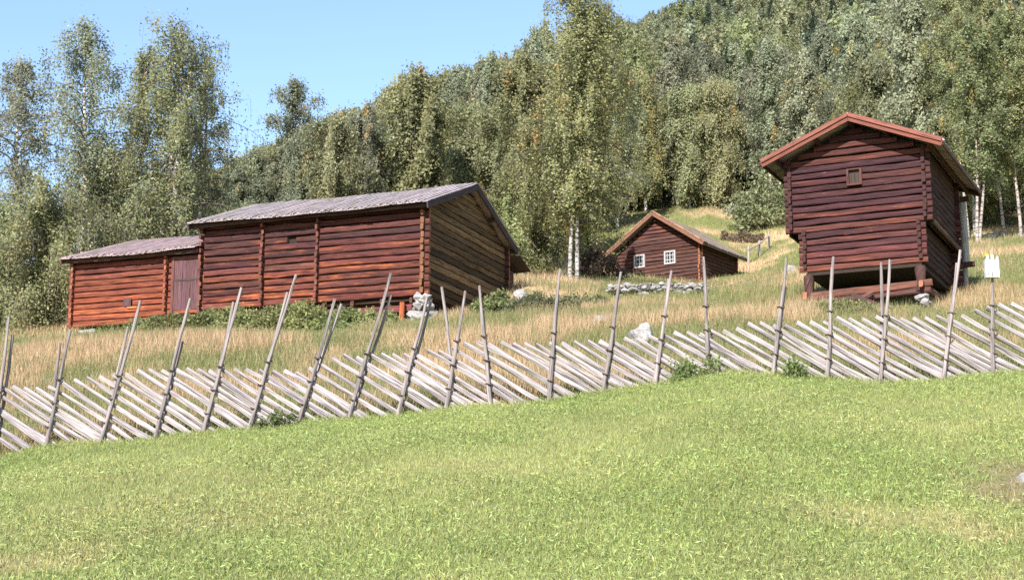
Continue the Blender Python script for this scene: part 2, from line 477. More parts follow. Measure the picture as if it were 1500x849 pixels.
# ================================================================== THE LONG BARN
A = at(620, 432, 46.0); ARZ = R(-20.6)
WB, LB, LS = 6.9, 7.8, 12.75
RB = 0.099
NB = 13
HB = NB * RB * 2.22 + .04          # wall height
RISE = 1.3
barn = thing('log_barn', 'long dark red log barn on a stone pier, its gable end in shade', 'barn', A, ARZ)
mb = MB()
bays = [(-3.6, 0.0, 0.42), (-5.55, -3.6, 0.3), (-LB, -5.55, 0.3)]
for b0, b1, warm in bays:
    holes = [(-4.72, -4.4, 2.02, 2.2)] if b0 == -5.55 else ()
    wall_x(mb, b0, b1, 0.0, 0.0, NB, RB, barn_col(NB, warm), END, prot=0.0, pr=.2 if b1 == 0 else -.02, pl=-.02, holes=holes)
mb.build('wall', M['log'], barn, True)
for x in (-3.6, -5.55, -LB):        # the ends of the cross-wall logs that show as columns on the long side
    mb = MB()
    for i in range(NB):
        z = RB * (1 + 2.22 * i) + RB * .93
        log_run(mb, (x, -.22 + random.uniform(-.07, .06), z), (x, .3, z), RB * .8, (*jit((0.1, 0.038, 0.03), .35), .2), (*jit((0.13, 0.05, 0.036), .4), .2))
    mb.build('cross_wall', M['log'], barn, True)
mb = MB()
def gcol(i):
    f = random.choice((.35, .6, .9, 1.2, 1.5)) * random.uniform(.85, 1.15)
    return (.155 * f, .098 * f, .046 * f, 1)
def barn_top(z):
    f = (z - HB) / RISE; 
    if f > 1: return None
    return (WB / 2 * f, WB - WB / 2 * f)
wall_y(mb, 0.0, 0.0, WB, -.05, NB, RB, gcol, (0.17, 0.08, 0.042, 1), prot=.2, sgn=1, top=barn_top)
mb.add([(-.06, 0, HB), (-.06, WB, HB), (-.06, WB / 2, HB + RISE)], [(0, 1, 2)], (0.03, 0.02, 0.015, 1), [(0, 0, 0), (1, 0, 0), (0, 1, 0)])
for k in range(3):                   # two courses under the gable, towards the slope
    z = -.1 - RB - k * RB * 2.22
    log_run(mb, (0, 1.6 + k * .9, z), (0, WB + .1, z), RB, gcol(0), END)
mb.build('wall', M['gable_log'], barn, True)
mb = MB()
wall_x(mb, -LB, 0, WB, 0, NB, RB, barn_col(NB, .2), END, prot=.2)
mb.build('wall', M['log'], barn, True)
mb = MB()
wall_y(mb, -LB, 0, WB, 0, NB, RB, gcol, END, prot=.0, sgn=-1, top=barn_top)
mb.build('wall', M['gable_log'], barn, True)
# low dark log sill under the right bay and the floor
mb = MB()
log_run(mb, (-3.7, .22, -.33), (-.45, .22, -.33), .12, (0.13, 0.04, 0.04, .1), END)
mb.build('sill_log', M['log'], barn, True)
mb = MB(); mb.box(-LB + .1, -.1, .1, WB - .1, -.12, -.03, (0.05, 0.03, 0.02, 1)); mb.build('floor', M['board'], barn)
for i in range(4):
    mb = MB(); log_run(mb, (-3.4 + i * 1.0, -.02, -.12), (-3.4 + i * 1.0, 2.5, -.12), .09, (0.08, 0.04, 0.03, 0), (0.1, 0.045, 0.03, 0))
    mb.build('joist', M['log'], barn, True)
mb = MB(); mb.tube([(-.72, -.02, -1.15), (-.7, 0, -.18)], [.09, .085], 8, (0.3, 0.085, 0.032, 1), None, .03); mb.build('post', M['log'], barn, True)
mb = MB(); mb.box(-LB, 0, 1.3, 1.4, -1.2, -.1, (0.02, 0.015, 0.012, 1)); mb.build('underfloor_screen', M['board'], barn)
mb = MB()
sd = 40
for (z, n_, r_) in ((-1.15, 5, .55), (-.88, 5, .5), (-.62, 4, .43), (-.38, 4, .36), (-.19, 3, .3), (-.07, 3, .26)):
    for k in range(n_):
        an = 6.28 * k / n_ + z * 5
        stone_mesh(mb, (.0 + .5 * r_ * math.cos(an), .02 + .5 * r_ * math.sin(an), z), (r_ * .74, r_ * .72, .17), sd, 1.0); sd += 1
mb.build('stone_pier', M['stone'], barn)
# roof
OV, OG, OR = 0.62, 0.42, 0.35
rz0 = HB + RISE + .1
sl = RISE / (WB / 2)
mb = MB()
roof_slope(mb, -LB - .28, OG, (WB / 2, rz0), (-OV, rz0 - sl * (WB / 2 + OV)), 'x', .21, .035, (0.35, 0.30, 0.305))
roof_slope(mb, -LB - .28, OG, (WB / 2, rz0), (WB + OR, rz0 - sl * (WB / 2 + OR)), 'x', .21, .035, (0.33, 0.29, 0.3))
rf = mb.build('roof', M['roof_board'], barn)
for s in (0, 1):
    y1, ov_ = (-OV + .02, OV) if s == 0 else (WB + OR - .02, OR)
    mb = MB(); bar(mb, (OG - .05, WB / 2, rz0 - .1), (OG - .05, y1, rz0 - .1 - sl * (WB / 2 + ov_)), .05, .2, (0.07, 0.05, 0.05, 1))
    mb.build('verge_board', M['board'], rf)
    mb = MB(); bar(mb, (-LB - .25, WB / 2, rz0 - .1), (-LB - .25, y1, rz0 - .1 - sl * (WB / 2 + ov_)), .05, .2, (0.07, 0.05, 0.05, 1))
    mb.build('verge_board', M['board'], rf)
for y, dz in ((-.38, -.13), (WB / 2, -.16), (WB * .25, -.16), (WB * .75, -.16), (WB + .22, -.13)):
    z = rz0 - sl * abs(y - WB / 2) + dz
    mb = MB(); log_run(mb, (-LB - .2, y, z), (OG - .12, y, z), .085, (0.05, 0.03, 0.028, 0), (0.12, 0.07, 0.05, 0))
    mb.build('purlin', M['log'], rf, True)
# small lean-to on the uphill side by the rear corner
mb = MB()
roof_slope(mb, -2.6, .55, (WB + .05, HB - .3), (WB + 1.2, HB - .66), 'x', .21, .035, (0.07, 0.05, 0.045))
mb.box(-2.4, -.0, WB + .25, WB + .95, .2, HB - .7, (0.1, 0.06, 0.04, 1), 0)
mb.build('lean_to', M['board'], barn)

# ------------------------------------------------------------------ the lower shed on the same line
SZ = (at(100, 480, 50.5) - A).z
SOL = to_world(A, ARZ, (-LB, 0, SZ)); 
shed = thing('log_shed', 'low orange-brown log shed with a plank door joined to the long barn', 'shed', SOL, ARZ)
RS = .0884; NS = 12; HS = NS * RS * 2.22; LSH = LS - LB
WS = 7.0; RISE_S = 1.25
DX0, DX1, DT = -1.03, -.12, 1.98
mb = MB()
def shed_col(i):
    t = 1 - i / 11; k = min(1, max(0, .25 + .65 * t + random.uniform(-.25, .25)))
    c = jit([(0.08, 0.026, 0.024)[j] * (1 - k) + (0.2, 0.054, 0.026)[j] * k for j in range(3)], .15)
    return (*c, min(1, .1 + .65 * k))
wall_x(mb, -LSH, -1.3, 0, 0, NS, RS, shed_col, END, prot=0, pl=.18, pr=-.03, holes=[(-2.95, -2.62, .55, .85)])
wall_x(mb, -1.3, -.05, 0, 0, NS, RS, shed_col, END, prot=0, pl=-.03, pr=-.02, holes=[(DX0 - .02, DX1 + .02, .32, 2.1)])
mb.build('wall', M['log'], shed, True)
for x, y0_, y1_ in ((-1.3, -.24, .3), (-LSH, -.2, .35)):
    mb = MB()
    for i in range(NS):
        z = RS * (1 + 2.22 * i) + RS * .93
        log_run(mb, (x, y0_, z), (x, y1_, z), RS * .8, (*jit((0.15, 0.05, 0.03), .35), .3), (*jit((0.2, 0.075, 0.045), .4), .3))
    mb.build('cross_wall', M['log'], shed, True)
mb = MB()
def shed_top(z):
    f = (z - HS) / RISE_S
    return None if f > 1 else (WS / 2 * f, WS - WS / 2 * f)
wall_y(mb, -LSH, .3, WS, 0, NS, RS, gcol, END, prot=.15, sgn=-1, top=shed_top)
mb.build('wall', M['gable_log'], shed, True)
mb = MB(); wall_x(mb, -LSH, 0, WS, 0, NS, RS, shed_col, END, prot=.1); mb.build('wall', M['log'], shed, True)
mb = MB()
nb = 6; w = (DX1 - DX0) / nb
for i in range(nb):
    mb.box(DX0 + i * w + .004, DX0 + (i + 1) * w - .004, -.07 + random.uniform(-.006, .006), -.03, .33, DT, (*jit((0.10, 0.05, 0.055), .15), 1), 2)
door = mb.build('door', M['board'], shed)
mb = MB(); mb.box(DX0 + .02, DX1 - .02, -.085, -.078, 1.28, 1.34, (0.05, 0.04, 0.04, 1)); mb.build('hinge', M['board'], door)
mb = MB()
mb.box(DX0 - .1, DX0, -.1, .02, .2, DT + .12, (0.12, 0.05, 0.045, 1), 2); mb.box(DX1, DX1 + .09, -.1, .02, .2, DT + .12, (0.12, 0.05, 0.045, 1), 2)
mb.box(DX0, DX1, -.095, .02, DT + .004, DT + .12, (0.12, 0.05, 0.045, 1), 0)
mb.build('door_frame', M['board'], shed)
mb = MB(); mb.box(-2.93, -2.64, -.09, -.05, .58, .84, (0.09, 0.05, 0.055, 1), 2); mb.box(-2.78, -2.40, -.1, -.06, .5, .56, (0.5, 0.16, 0.05, 1), 0)
mb.build('shutter', M['board'], shed)
mb = MB()
srz = HS + RISE_S + .08; ssl = RISE_S / (WS / 2)
roof_slope(mb, -LSH - .3, -.02, (WS / 2, srz), (-.5, srz - ssl * (WS / 2 + .5)), 'x', .21, .035, (0.37, 0.28, 0.29))
roof_slope(mb, -LSH - .3, -.02, (WS / 2, srz), (WS + .5, srz - ssl * (WS / 2 + .5)), 'x', .21, .035, (0.33, 0.27, 0.28))
rs = mb.build('roof', M['roof_board'], shed)
mb = MB(); bar(mb, (-LSH - .26, WS / 2, srz - .09), (-LSH - .26, -.48, srz - .09 - ssl * (WS / 2 + .48)), .05, .18, (0.13, 0.07, 0.06, 1))
mb.build('verge_board', M['board'], rs)
mb = MB(); bar(mb, (-LSH - .26, WS / 2, srz - .09), (-LSH - .26, WS + .48, srz - .09 - ssl * (WS / 2 + .48)), .05, .18, (0.13, 0.07, 0.06, 1))
mb.build('verge_board', M['board'], rs)
for y in (-.3, WS / 2, WS + .3):
    z = srz - ssl * abs(y - WS / 2) - .14
    mb = MB(); log_run(mb, (-LSH - .22, y, z), (-.05, y, z), .075, (0.06, 0.035, 0.03, 0), END)
    mb.build('purlin', M['log'], rs, True)

# ================================================================== THE STOREHOUSE
B = at(1365, 383, 40.0); BRZ = R(-26)
sh = thing('log_storehouse', 'tall log storehouse on corner posts, wider above than below, sunlit gable forward', 'storehouse', B, BRZ)
SL, SW = 3.86, 4.3
SR = .0845
LOWN, UPN = 6, 11
ZM = LOWN * SR * 2.22
HW = (LOWN + UPN) * SR * 2.22 + .02
SRISE = .8; SZR = HW + SRISE
STD = (0.043, 0.0155, 0.019)
def scol(off):
    def f(i):
        i += off
        k = .8 if i == 0 else max(0, random.uniform(-.35, .5))
        c = jit([STD[j] * (1 - k) + (0.125, 0.04, 0.03)[j] * k for j in range(3)], .16)
        return (*c, .0 + .45 * k)
    return f
SEND = (0.05, 0.02, 0.018, .05)
lx0, lx1 = -SL + .46, -.27
mb = MB()
wall_x(mb, lx0, lx1, 0, 0, LOWN, SR, scol(0), SEND, prot=.17, holes=[(-2.0, -2.3, .98, 1.09)])
wall_x(mb, -SL + .1, -.08, 0, ZM, UPN, SR, scol(9), SEND, prot=.17, holes=[(-2.13, -1.77, ZM + 7.6 * SR * 2.22 - .22, ZM + 7.6 * SR * 2.22 + .2)])
gable_x(mb, 0, HW, -SL + .02, .02, SZR, SR, scol(9), SEND)
mb.build('wall', M['log'], sh, True)
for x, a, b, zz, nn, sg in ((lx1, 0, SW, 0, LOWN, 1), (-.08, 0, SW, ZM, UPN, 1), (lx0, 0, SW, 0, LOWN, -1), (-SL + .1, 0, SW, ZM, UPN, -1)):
    mb = MB(); wall_y(mb, x, a, b, zz - SR * .93 * 2 * 0, nn, SR, lambda i: (*jit((0.04, 0.017, 0.015), .25), .0), SEND, prot=.17, sgn=sg); mb.build('wall', M['log'], sh, True)  # side logs tinted darker: the shade on that side is put into their colour
mb = MB(); wall_x(mb, -SL + .1, -.08, SW, 0, LOWN + UPN, SR, scol(9), SEND, prot=.17); gable_x(mb, SW, HW, -SL + .02, .02, SZR, SR, scol(9), SEND); mb.build('wall', M['log'], sh, True)
# framed vent in the upper storey
zc = ZM + 7.6 * SR * 2.22
mb = MB(); mb.box(-2.1, -1.8, -.02, .01, zc - .2, zc + .18, (0.05, 0.036, 0.03, 1), 2); win = mb.build('window', M['board'], sh)
mb = MB()
mb.box(-2.16, -2.1, -.12, .0, zc - .25, zc + .22, (0.085, 0.034, 0.028, 1), 2); mb.box(-1.8, -1.74, -.12, .0, zc - .25, zc + .22, (0.085, 0.034, 0.028, 1), 2)
mb.box(-2.1, -1.8, -.117, .0, zc - .25, zc - .203, (0.085, 0.034, 0.028, 1)); mb.box(-2.1, -1.8, -.117, .0, zc + .183, zc + .22, (0.085, 0.034, 0.028, 1))
mb.build('frame', M['board'], win)
# jetty beam along the side, light edge
for x in (.04, -SL):
    mb = MB(); log_run(mb, (x, .15, ZM + .02), (x, SW + .3, ZM + .02), .07, (0.1, 0.06, 0.038, 0), SEND); mb.build('jetty_beam', M['log'], sh, True)
# floor and substructure
mb = MB(); mb.box(lx0, lx1, -.02, SW, -.1, -.012, (0.03, 0.02, 0.015, 1), 1); mb.build('floor', M['board'], sh)
ST_TOP = -.08
for x in (lx0 + .05, lx1 - .05):
    for y in (.05, SW - .1):
        mb = MB()
        dz = -.09 if x < -2 else 0
        mb.tube([(x, y, -.76 + dz), (x, y, -.45 + dz), (x, y, -.16), (x, y, ST_TOP)], [.14, .125, .16, .13], 9, (0.06, 0.03, 0.025, .05), SEND, .08)
        mb.build('corner_post', M['log'], sh, True)
        mb = MB()
        stone_mesh(mb, (x, y, -.92 + dz), (.2, .19, .2), int(x * 10 + y * 7) + 90); stone_mesh(mb, (x + .08, y - .03, -1.12 + dz), (.28, .24, .2), int(x * 9 + y) + 120)
        mb.build('base_stone', M['stone'], sh)
mb = MB()
log_run(mb, (lx0 - .15, .0, -.68), (lx1 + .25, .0, -.56), .105, (0.12, 0.052, 0.037, .15), (0.25, 0.1, 0.06, .3))
mb.build('sill_log', M['log'], sh, True)
mb = MB()
log_run(mb, (lx0 - .1, .02, -.86), (lx1 + .2, .02, -.74), .1, (0.075, 0.034, 0.03, .1), (0.2, 0.08, 0.05, .3))
mb.build('sill_log', M['log'], sh, True)
for x in (lx0, lx1):
    mb = MB(); log_run(mb, (x, -.25, -.62 - (.08 if x < -2 else 0)), (x, SW + .2, -.55), .1, (0.1, 0.045, 0.035, .2), (0.35, 0.14, 0.08, .3)); mb.build('sill_log', M['log'], sh, True)
# rear gallery with its post
mb = MB()
for i in range(22):
    x0 = -SL + .1 + i * (SL - .18) / 22
    mb.box(x0, x0 + .17, SW + .62, SW + .65, ZM - .25, HW - .3, (*jit((0.07, 0.032, 0.028), .25), 1), 2)
for i in range(3): mb.box(-.1, -.07, SW + .2 + i * .15, SW + .34 + i * .15, ZM - .25, HW - .1, (*jit((0.06, 0.03, 0.026), .25), 1), 2)
mb.box(-SL + .1, -.05, SW + .18, SW + .68, ZM - .35, ZM - .25, (0.06, 0.03, 0.026, 1))
mb.build('gallery', M['board'], sh)
mb = MB(); mb.tube([(.02, SW + .8, -1.2), (.02, SW + .8, ZM - .35)], [.075, .07], 8, (0.3, 0.31, 0.29, 1), None, .03)
mb.tube([(.06, SW + .8, ZM - .2), (.04, SW + .8, HW - .45)], [.11, .11], 9, (0.36, 0.36, 0.335, 1), None, .03); mb.build('gallery_post', M['pole'], sh, True)
mb = MB(); log_run(mb, (-.25, SW + .72, ZM - .28), (.32, SW + .72, ZM - .28), .09, (0.05, 0.03, 0.028, 0), END); mb.build('gallery_beam', M['log'], sh, True); mb = MB(); log_run(mb, (-.25, SW + .72, HW - .38), (.25, SW + .72, HW - .38), .08, (0.05, 0.03, 0.028, 0), END); mb.build('gallery_beam', M['log'], sh, True)
# roof
SOG, SOV = .58, .52
ssl2 = SRISE / (SL / 2); mid = -SL / 2; rzz = SZR + .12; RY1 = SW + 1.15
mb = MB()
for sgn in (-1, 1):
    roof_slope(mb, -SOG, RY1, (mid, rzz), (mid + sgn * (SL / 2 + SOV), rzz - ssl2 * (SL / 2 + SOV)), 'y', .2, .04, (0.42, 0.36, 0.35))
rf = mb.build('roof', M['roof_board'], sh)
for sgn in (-1, 1):
    mb = MB()
    e = Vector((mid + sgn * (SL / 2 + SOV + .02), 0, rzz - ssl2 * (SL / 2 + SOV + .02))); t = Vector((mid, 0, rzz))
    up = Vector((-sgn * ssl2 * -1, 0, 1)).normalized()
    for (yy, dn, hh, cc) in ((-SOG - .03, -.06, .17, (0.17, 0.06, 0.043)), (-SOG - .075, .03, .11, (0.2, 0.078, 0.058)), (-SOG + .03, .092, .03, (0.5, 0.44, 0.43))):
        bar(mb, t + Vector((0, yy, dn)), e + Vector((0, yy, dn)), .045, hh, (*jit(cc, .08), 1))
    mb.build('verge_board', M['board'], rf)
    mb = MB(); bar(mb, t + Vector((0, RY1, -.05)), e + Vector((0, RY1, -.05)), .04, .2, (0.1, 0.05, 0.04, 1))
    mb.build('verge_board', M['board'], rf)
    mb = MB(); bar(mb, e + Vector((0, -SOG, -.04)), e + Vector((0, RY1, -.04)), .04, .12, (0.1, 0.06, 0.05, 1)); mb.build('eave_board', M['board'], rf)
for k in (-1, -.5, 0, .5, 1):
    x = mid + k * (SL / 2 + (.15 if abs(k) == 1 else 0)); z = rzz - ssl2 * abs(x - mid) - .12
    mb = MB(); log_run(mb, (x, -SOG + .06, z), (x, RY1 - .05, z), .075, (0.07, 0.03, 0.026, 0), SEND)
    mb.build('purlin', M['log'], rf, True)

# ================================================================== THE COTTAGE
C = at(1026, 407, 80.0); CRZ = R(-34)
cot = thing('log_cottage', 'small red-brown log cottage with two white windows below the wooded slope', 'cottage', C, CRZ)
CL, CW, CR, NC = 5.1, 4.3, .0884, 10
HC = NC * CR * 2.22; CRISE = 1.7
def ccol(i): return (*jit((0.08, 0.036, 0.031), .3), .05 + random.uniform(0, .3))
W1 = (-3.98, -3.3); W2 = (-2.1, -1.42); WZ = (.95, 1.68)
mb = MB()
wall_x(mb, -CL, 0, 0, -.35, NC + 2, CR, ccol, END, prot=.15, holes=[(*W1, *WZ), (*W2, *WZ)])
gable_x(mb, 0, HC, -CL, 0, HC + CRISE, CR, ccol, END)
mb.build('wall', M['log'], cot, True)
for x, sg in ((0, 1), (-CL, -1)):
    mb = MB(); wall_y(mb, x, 0, CW, -.35, NC + 2, CR, lambda i: (*jit((0.06, 0.028, 0.024), .25), .1), END, prot=.15, sgn=sg); mb.build('wall', M['log'], cot, True)  # side walls darker than the front, with shade painted into the tint
mb = MB(); wall_x(mb, -CL, 0, CW, -.35, NC + 2, CR, ccol, END, prot=.15); gable_x(mb, CW, HC, -CL, 0, HC + CRISE, CR, ccol, END); mb.build('wall', M['log'], cot, True)
for wx in (W1, W2):
    mb = MB(); mb.box(wx[0] + .05, wx[1] - .05, -.03, -.02, WZ[0] + .05, WZ[1] - .05, (1, 1, 1, 1)); wn = mb.build('window', M['glass'], cot)
    mb = MB(); x0, x1 = wx; z0, z1 = WZ; cm = (1, 1, 1, 1)
    mb.box(x0, x0 + .08, -.12, 0, z0, z1, cm); mb.box(x1 - .08, x1, -.12, 0, z0, z1, cm)
    mb.box(x0 + .08, x1 - .08, -.118, 0, z0, z0 + .08, cm); mb.box(x0 + .08, x1 - .08, -.118, 0, z1 - .08, z1, cm)
    xm = (x0 + x1) / 2
    mb.box(xm - .025, xm + .025, -.08, -.035, z0 + .08, z1 - .08, cm)
    for q in (.25, .75): mb.box(x0 + (x1 - x0) * q - .015, x0 + (x1 - x0) * q + .015, -.07, -.035, z0 + .08, z1 - .08, cm)
    for q in (1 / 3, 2 / 3): mb.box(x0 + .08, x1 - .08, -.075, -.036, z0 + (z1 - z0) * q - .02, z0 + (z1 - z0) * q + .02, cm)
    mb.build('frame', M['window_paint'], wn)
mid = -CL / 2; csl = CRISE / (CL / 2); crz = HC + CRISE + .12
mb = MB()
for sgn in (-1, 1):
    roof_slope(mb, -.5, CW + .5, (mid, crz), (mid + sgn * (CL / 2 + .45), crz - csl * (CL / 2 + .45)), 'y', .22, .05, (0.2, 0.16, 0.13))
rf = mb.build('roof', M['roof_board'], cot)
for sgn in (-1, 1):
    mb = MB()
    t = Vector((mid, 0, crz)); e = Vector((mid + sgn * (CL / 2 + .47), 0, crz - csl * (CL / 2 + .47)))
    bar(mb, t + Vector((0, -.53, -.04)), e + Vector((0, -.53, -.04)), .05, .17, (0.18, 0.09, 0.06, 1))
    nt_ = 13
    for k in range(nt_):               # tiles laid along the verge
        a = t.lerp(e, k / nt_) + Vector((0, -.36, .13)); b = t.lerp(e, (k + 1.25) / nt_) + Vector((0, -.36, .10))
        bar(mb, a, b, .38, .035, (*jit((0.36, 0.2, 0.12), .3), 1))
    mb.build('verge_board', M['board'], rf)
    mb = MB(); bar(mb, e + Vector((0, -.5, -.03)), e + Vector((0, CW + .5, -.03)), .05, .16, (0.07, 0.05, 0.04, 1)); mb.build('eave_board', M['board'], rf)

# ================================================================== THE ROUND-POLE FENCE
GREY = (0.40, 0.36, 0.365)
f0 = at(720, 593, FENCE_Y)
fence = thing('roundpole_fence', 'grey weathered round-pole fence of slanting split rails between paired stakes', 'fence', f0)
def FP(px, py, dy=0.0): return at(px, py, FENCE_Y + dy) - f0
def base_row(px): return float(np.interp(px, FB_X, FB_Y))
STAKES = [  # base px, front stake top, rear stake top (None = hidden)
    (-12, (13, 463), (20, 490)), (65, (103, 483), (88, 502)), (145, (207, 440), (188, 478)), (226, (278, 437), (268, 500)),
    (296, (353, 421), (342, 442)), (362, (434, 402), (421, 428)), (434, (492, 438), (499, 445)), (508, (573, 400), (573, 432)),
    (580, (627, 434), (632, 440)), (652, (682, 426), (647, 420)), (719, (702, 418), (708, 455)), (803, (820, 394), (817, 430)),
    (882, (910, 398), (906, 430)), (959, (983, 396), (979, 408)), (1038, (1031, 376), (1043, 482)), (1131, (1153, 377), (1150, 420)),
    (1211, (1221, 376), (1218, 392)), (1289, (1304, 380), (1291, 384)), (1380, (1407, 366), (1402, 385)), (1455, (1453, 400), (1450, 470)),
    (1548, (1556, 372), (1552, 400)), (-95, (-62, 490), (-70, 500))]
for i, (bx, tf, tr) in enumerate(STAKES):
    for (tx, ty), dy in ((tf, -.085), (tr, .085)):
        br = base_row(bx) + 7
        sx = bx + (3 if dy > 0 else 0)
        a, b = FP(sx, br, dy), FP(tx, ty, dy * .6)
        if i == 9:   # the crossing pair
            if dy > 0: a = FP(672, br, dy)
        gs = random.uniform(.72, 1.15); mb = MB(); pts, rad = [], []
        nseg = 7; w1, w2 = random.uniform(-.012, .012), random.uniform(-.008, .008)
        for k in range(nseg + 1):
            t = k / nseg; p = a.lerp(b, t)
            p.x += w1 * math.sin(t * 5 + i) + w2 * math.sin(t * 11); pts.append(p); rad.append(.037 * (1 - .42 * t) + random.uniform(-.002, .002))
        mb.tube(pts, rad, 7, (.3 * gs, .26 * gs, .253 * gs, 1), (*jit(GREY, .1), 1), .08)
        mb.build('stake', M['pole'], fence, True)
    # withy bindings round the pair
    for q in (.18, .38, .58):
        mb = MB()
        top = FP(*tf, 0); bot = FP(bx, base_row(bx), 0)
        hgt = 1.25 / max(.8, (top - bot).length)
        c = bot.lerp(top, min(.95, hgt * q * 1.55)); pts = []
        for k in range(9):
            an = 2 * math.pi * k / 8
            pts.append(c + Vector((.05 * math.cos(an), .135 * math.sin(an), .03 * math.sin(an * 1) + .012 * math.sin(2 * an))))
        mb.tube(pts, .013, 5, (0.16, 0.12, 0.1, 1), None, 0, cap=False)
        mb.build('binding', M['pole'], fence, True)
TOPX = [-100, 0, 60, 115, 185, 280, 345, 400, 440, 485, 563, 639, 683, 730, 763, 820, 863, 906, 977, 1044, 1085, 1112, 1153, 1180, 1232, 1262, 1339, 1403, 1430, 1471, 1500, 1600]
TOPY = [585, 567, 565, 552, 545, 538, 540, 545, 545, 524, 518, 515, 503, 499, 502, 502, 496, 499, 488, 486, 477, 473, 478, 467, 468, 468, 465, 462, 456, 444, 438, 425]
px = -90.0; k = 0
while px < 1580 and k < 99:
    ty = float(np.interp(px, TOPX, TOPY)) + random.uniform(-3.5, 3.5)
    s = float(np.interp(px, [0, 700, 1500], [.65, .605, .545])) + random.uniform(-.009, .009)
    bx = px
    while ty + s * (bx - px) < base_row(bx) + random.uniform(2, 6) and bx < px + 400: bx += 3
    by = ty + s * (bx - px)
    dy = (.012 if k % 2 else -.012) + random.uniform(-.006, .006)
    a, b = FP(px, ty, dy), FP(bx, by, dy + random.uniform(-.02, .02))
    mb = MB(); pts, rad = [], []
    r0 = random.choice((.038, .042, .046, .05, .036)); bow = random.uniform(-.045, .045)
    for q in range(7):
        t = q / 6; p = a.lerp(b, t); p.z += bow * math.sin(math.pi * t); pts.append(p); rad.append(r0 * (.8 + .3 * t))
    g = random.uniform(.85, 1.12)
    mb.tube(pts, rad, 6, (GREY[0] * g, GREY[1] * g, GREY[2] * g * random.uniform(.95, 1.04), 1), (0.5, 0.42, 0.36, 1), .16, squash=1.0)
    mb.build('rail', M['pole'], fence, False)
    px += random.choice((16.5, 17, 18, 18.5, 19.5)); k += 1

# white box on the stake beside the storehouse
wb0 = at(1453, 405, FENCE_Y - .12)
wbx = thing('white_box', 'small white box with a notched top mounted on a fence stake', 'box', wb0)
mb = MB(); c1 = (1, 1, 1, 1)
mb.box(-.11, .11, -.05, .04, -.02, .27, c1); mb.box(-.085, -.05, -.051 - .0, .03, .271, .33, c1); mb.box(-.01, .03, -.045, .03, .271, .36, c1); mb.box(.08, .108, -.04, .03, .271, .33, c1)
mb.build('casing', M['white'], wbx)
mb = MB(); mb.box(-.012, .0, -.056, -.0525, -.01, .07, c1); mb.box(.03, .045, -.056, -.0525, .02, .035, c1); mb.box(-.075, -.06, -.056, -.0525, .03, .045, c1); mb.build('slot', M['iron'], wbx)
mb = MB(); mb.box(-.1, -.05, -.04, .02, .332, .37, (0.6, 0.55, 0.05, 1)); mb.build('yellow_cap', M['board'], wbx)

# far fence posts above the cottage
fp0 = at(1100, 366, 92); fp0.z = gz(fp0.x, fp0.y)
ff = thing('post_fence', 'short pale post and rail fence on the meadow right of the cottage', 'fence', fp0)
posts = []
for (p_, r_, Yp) in ((1096, 368, 90), (1112, 365, 92), (1126, 362, 95), (1159, 346, 102)):
    p = at(p_, r_, Yp); z = gz(p.x, p.y)
    mb = MB(); mb.tube([Vector((p.x, p.y, z - .2)) - fp0, Vector((p.x + .03, p.y, z + 1.05)) - fp0], [.075, .06], 6, (*jit(GREY, .1), 1)); mb.build('post', M['pole'], ff)
    posts.append(Vector((p.x, p.y, z + .75)) - fp0)
for a, b in zip(posts[:-2], posts[1:-1]):
    mb = MB(); mb.tube([a + Vector((0, -.1, .05)), b + Vector((0, -.1, .05))], .045, 6, (*jit(GREY, .1), 1)); mb.build('rail', M['pole'], ff)

# ------------------------------------------------------------------ loose stones
def stone_thing(px, row, Y, w, h, label, seed, name='boulder', sink=.3):
    p = at(px, row, Y); p.z = gz(p.x, p.y)
    mb = MB(); stone_mesh(mb, (0, 0, h * (.5 - sink)), (w / 2, w * .4, h * .62), seed, 1.0)
    o = mb.build(name, M['stone'], None); o.location = p
    return tag(o, label, 'stone')
stone_thing(938, 492, 33.5, .75, .62, 'largest pale boulder in the dry grass just behind the fence', 3)
stone_thing(768, 432, 48.5, 1.0, .8, 'pointed grey boulder at the uphill corner of the barn gable', 5)
stone_thing(885, 470, 38.0, .75, .3, 'flat pale stone low in the meadow left of the stone row', 6)
stone_thing(1158, 372, 64, 1.0, .6, 'flat pale rock left of the storehouse wall', 8)
stone_thing(1072, 316, 112, 1.4, 1.0, 'small white rock high on the grassy bank above the cottage', 9)
stone_thing(1452, 349, 74, .8, .5, 'pale rock below the white birch trunks right of the storehouse', 10)
stone_thing(1503, 735, 16.6, .2, .2, 'small pale stone beside the bare soil patch in the lawn', 11)
stone_thing(247, 846, 13.15, .05, .03, 'tiny white pebble lying in the lawn grass', 12, 'pebble')
stone_thing(461, 450, 45.9, .42, .5, 'white foundation stone under the barn below its second log column', 14, 'foundation_stone')
stone_thing(376, 456, 47.2, .4, .4, 'white foundation stone under the barn below its third log column', 15, 'foundation_stone')
for k, (p_, r_, Y_) in enumerate(((222, 472, 47.6), (240, 469, 47.5))):
    stone_thing(p_, r_, Y_, .5, .3, ('left one of two pale stones under the shed left of its door', 'right one of two pale stones under the shed left of its door')[k], 20 + k, 'foundation_stone')
stone_thing(290, 460, 47.5, .4, .3, 'pale stone below the right side of the shed door', 23, 'foundation_stone')
stone_thing(128, 492, 49.4, .7, .3, 'pale stone under the left end of the shed', 24, 'foundation_stone')
mb = MB()
rr = random.Random(5); w0 = at(960, 446, 52); w0.z = gz(w0.x, w0.y)
for k in range(110):
    t = rr.random(); p = at(892 + 142 * t, 450 - 12 * t, 51.5); p.y += rr.uniform(-.45, .3); z = gz(p.x, p.y)
    s = rr.uniform(.1, .22)
    stone_mesh(mb, (p.x - w0.x, p.y - w0.y, z + rr.uniform(.0, .34) - w0.z), (s, s, s * .7), k + 300)
o = mb.build('stone_wall', M['stone']); o.location = w0
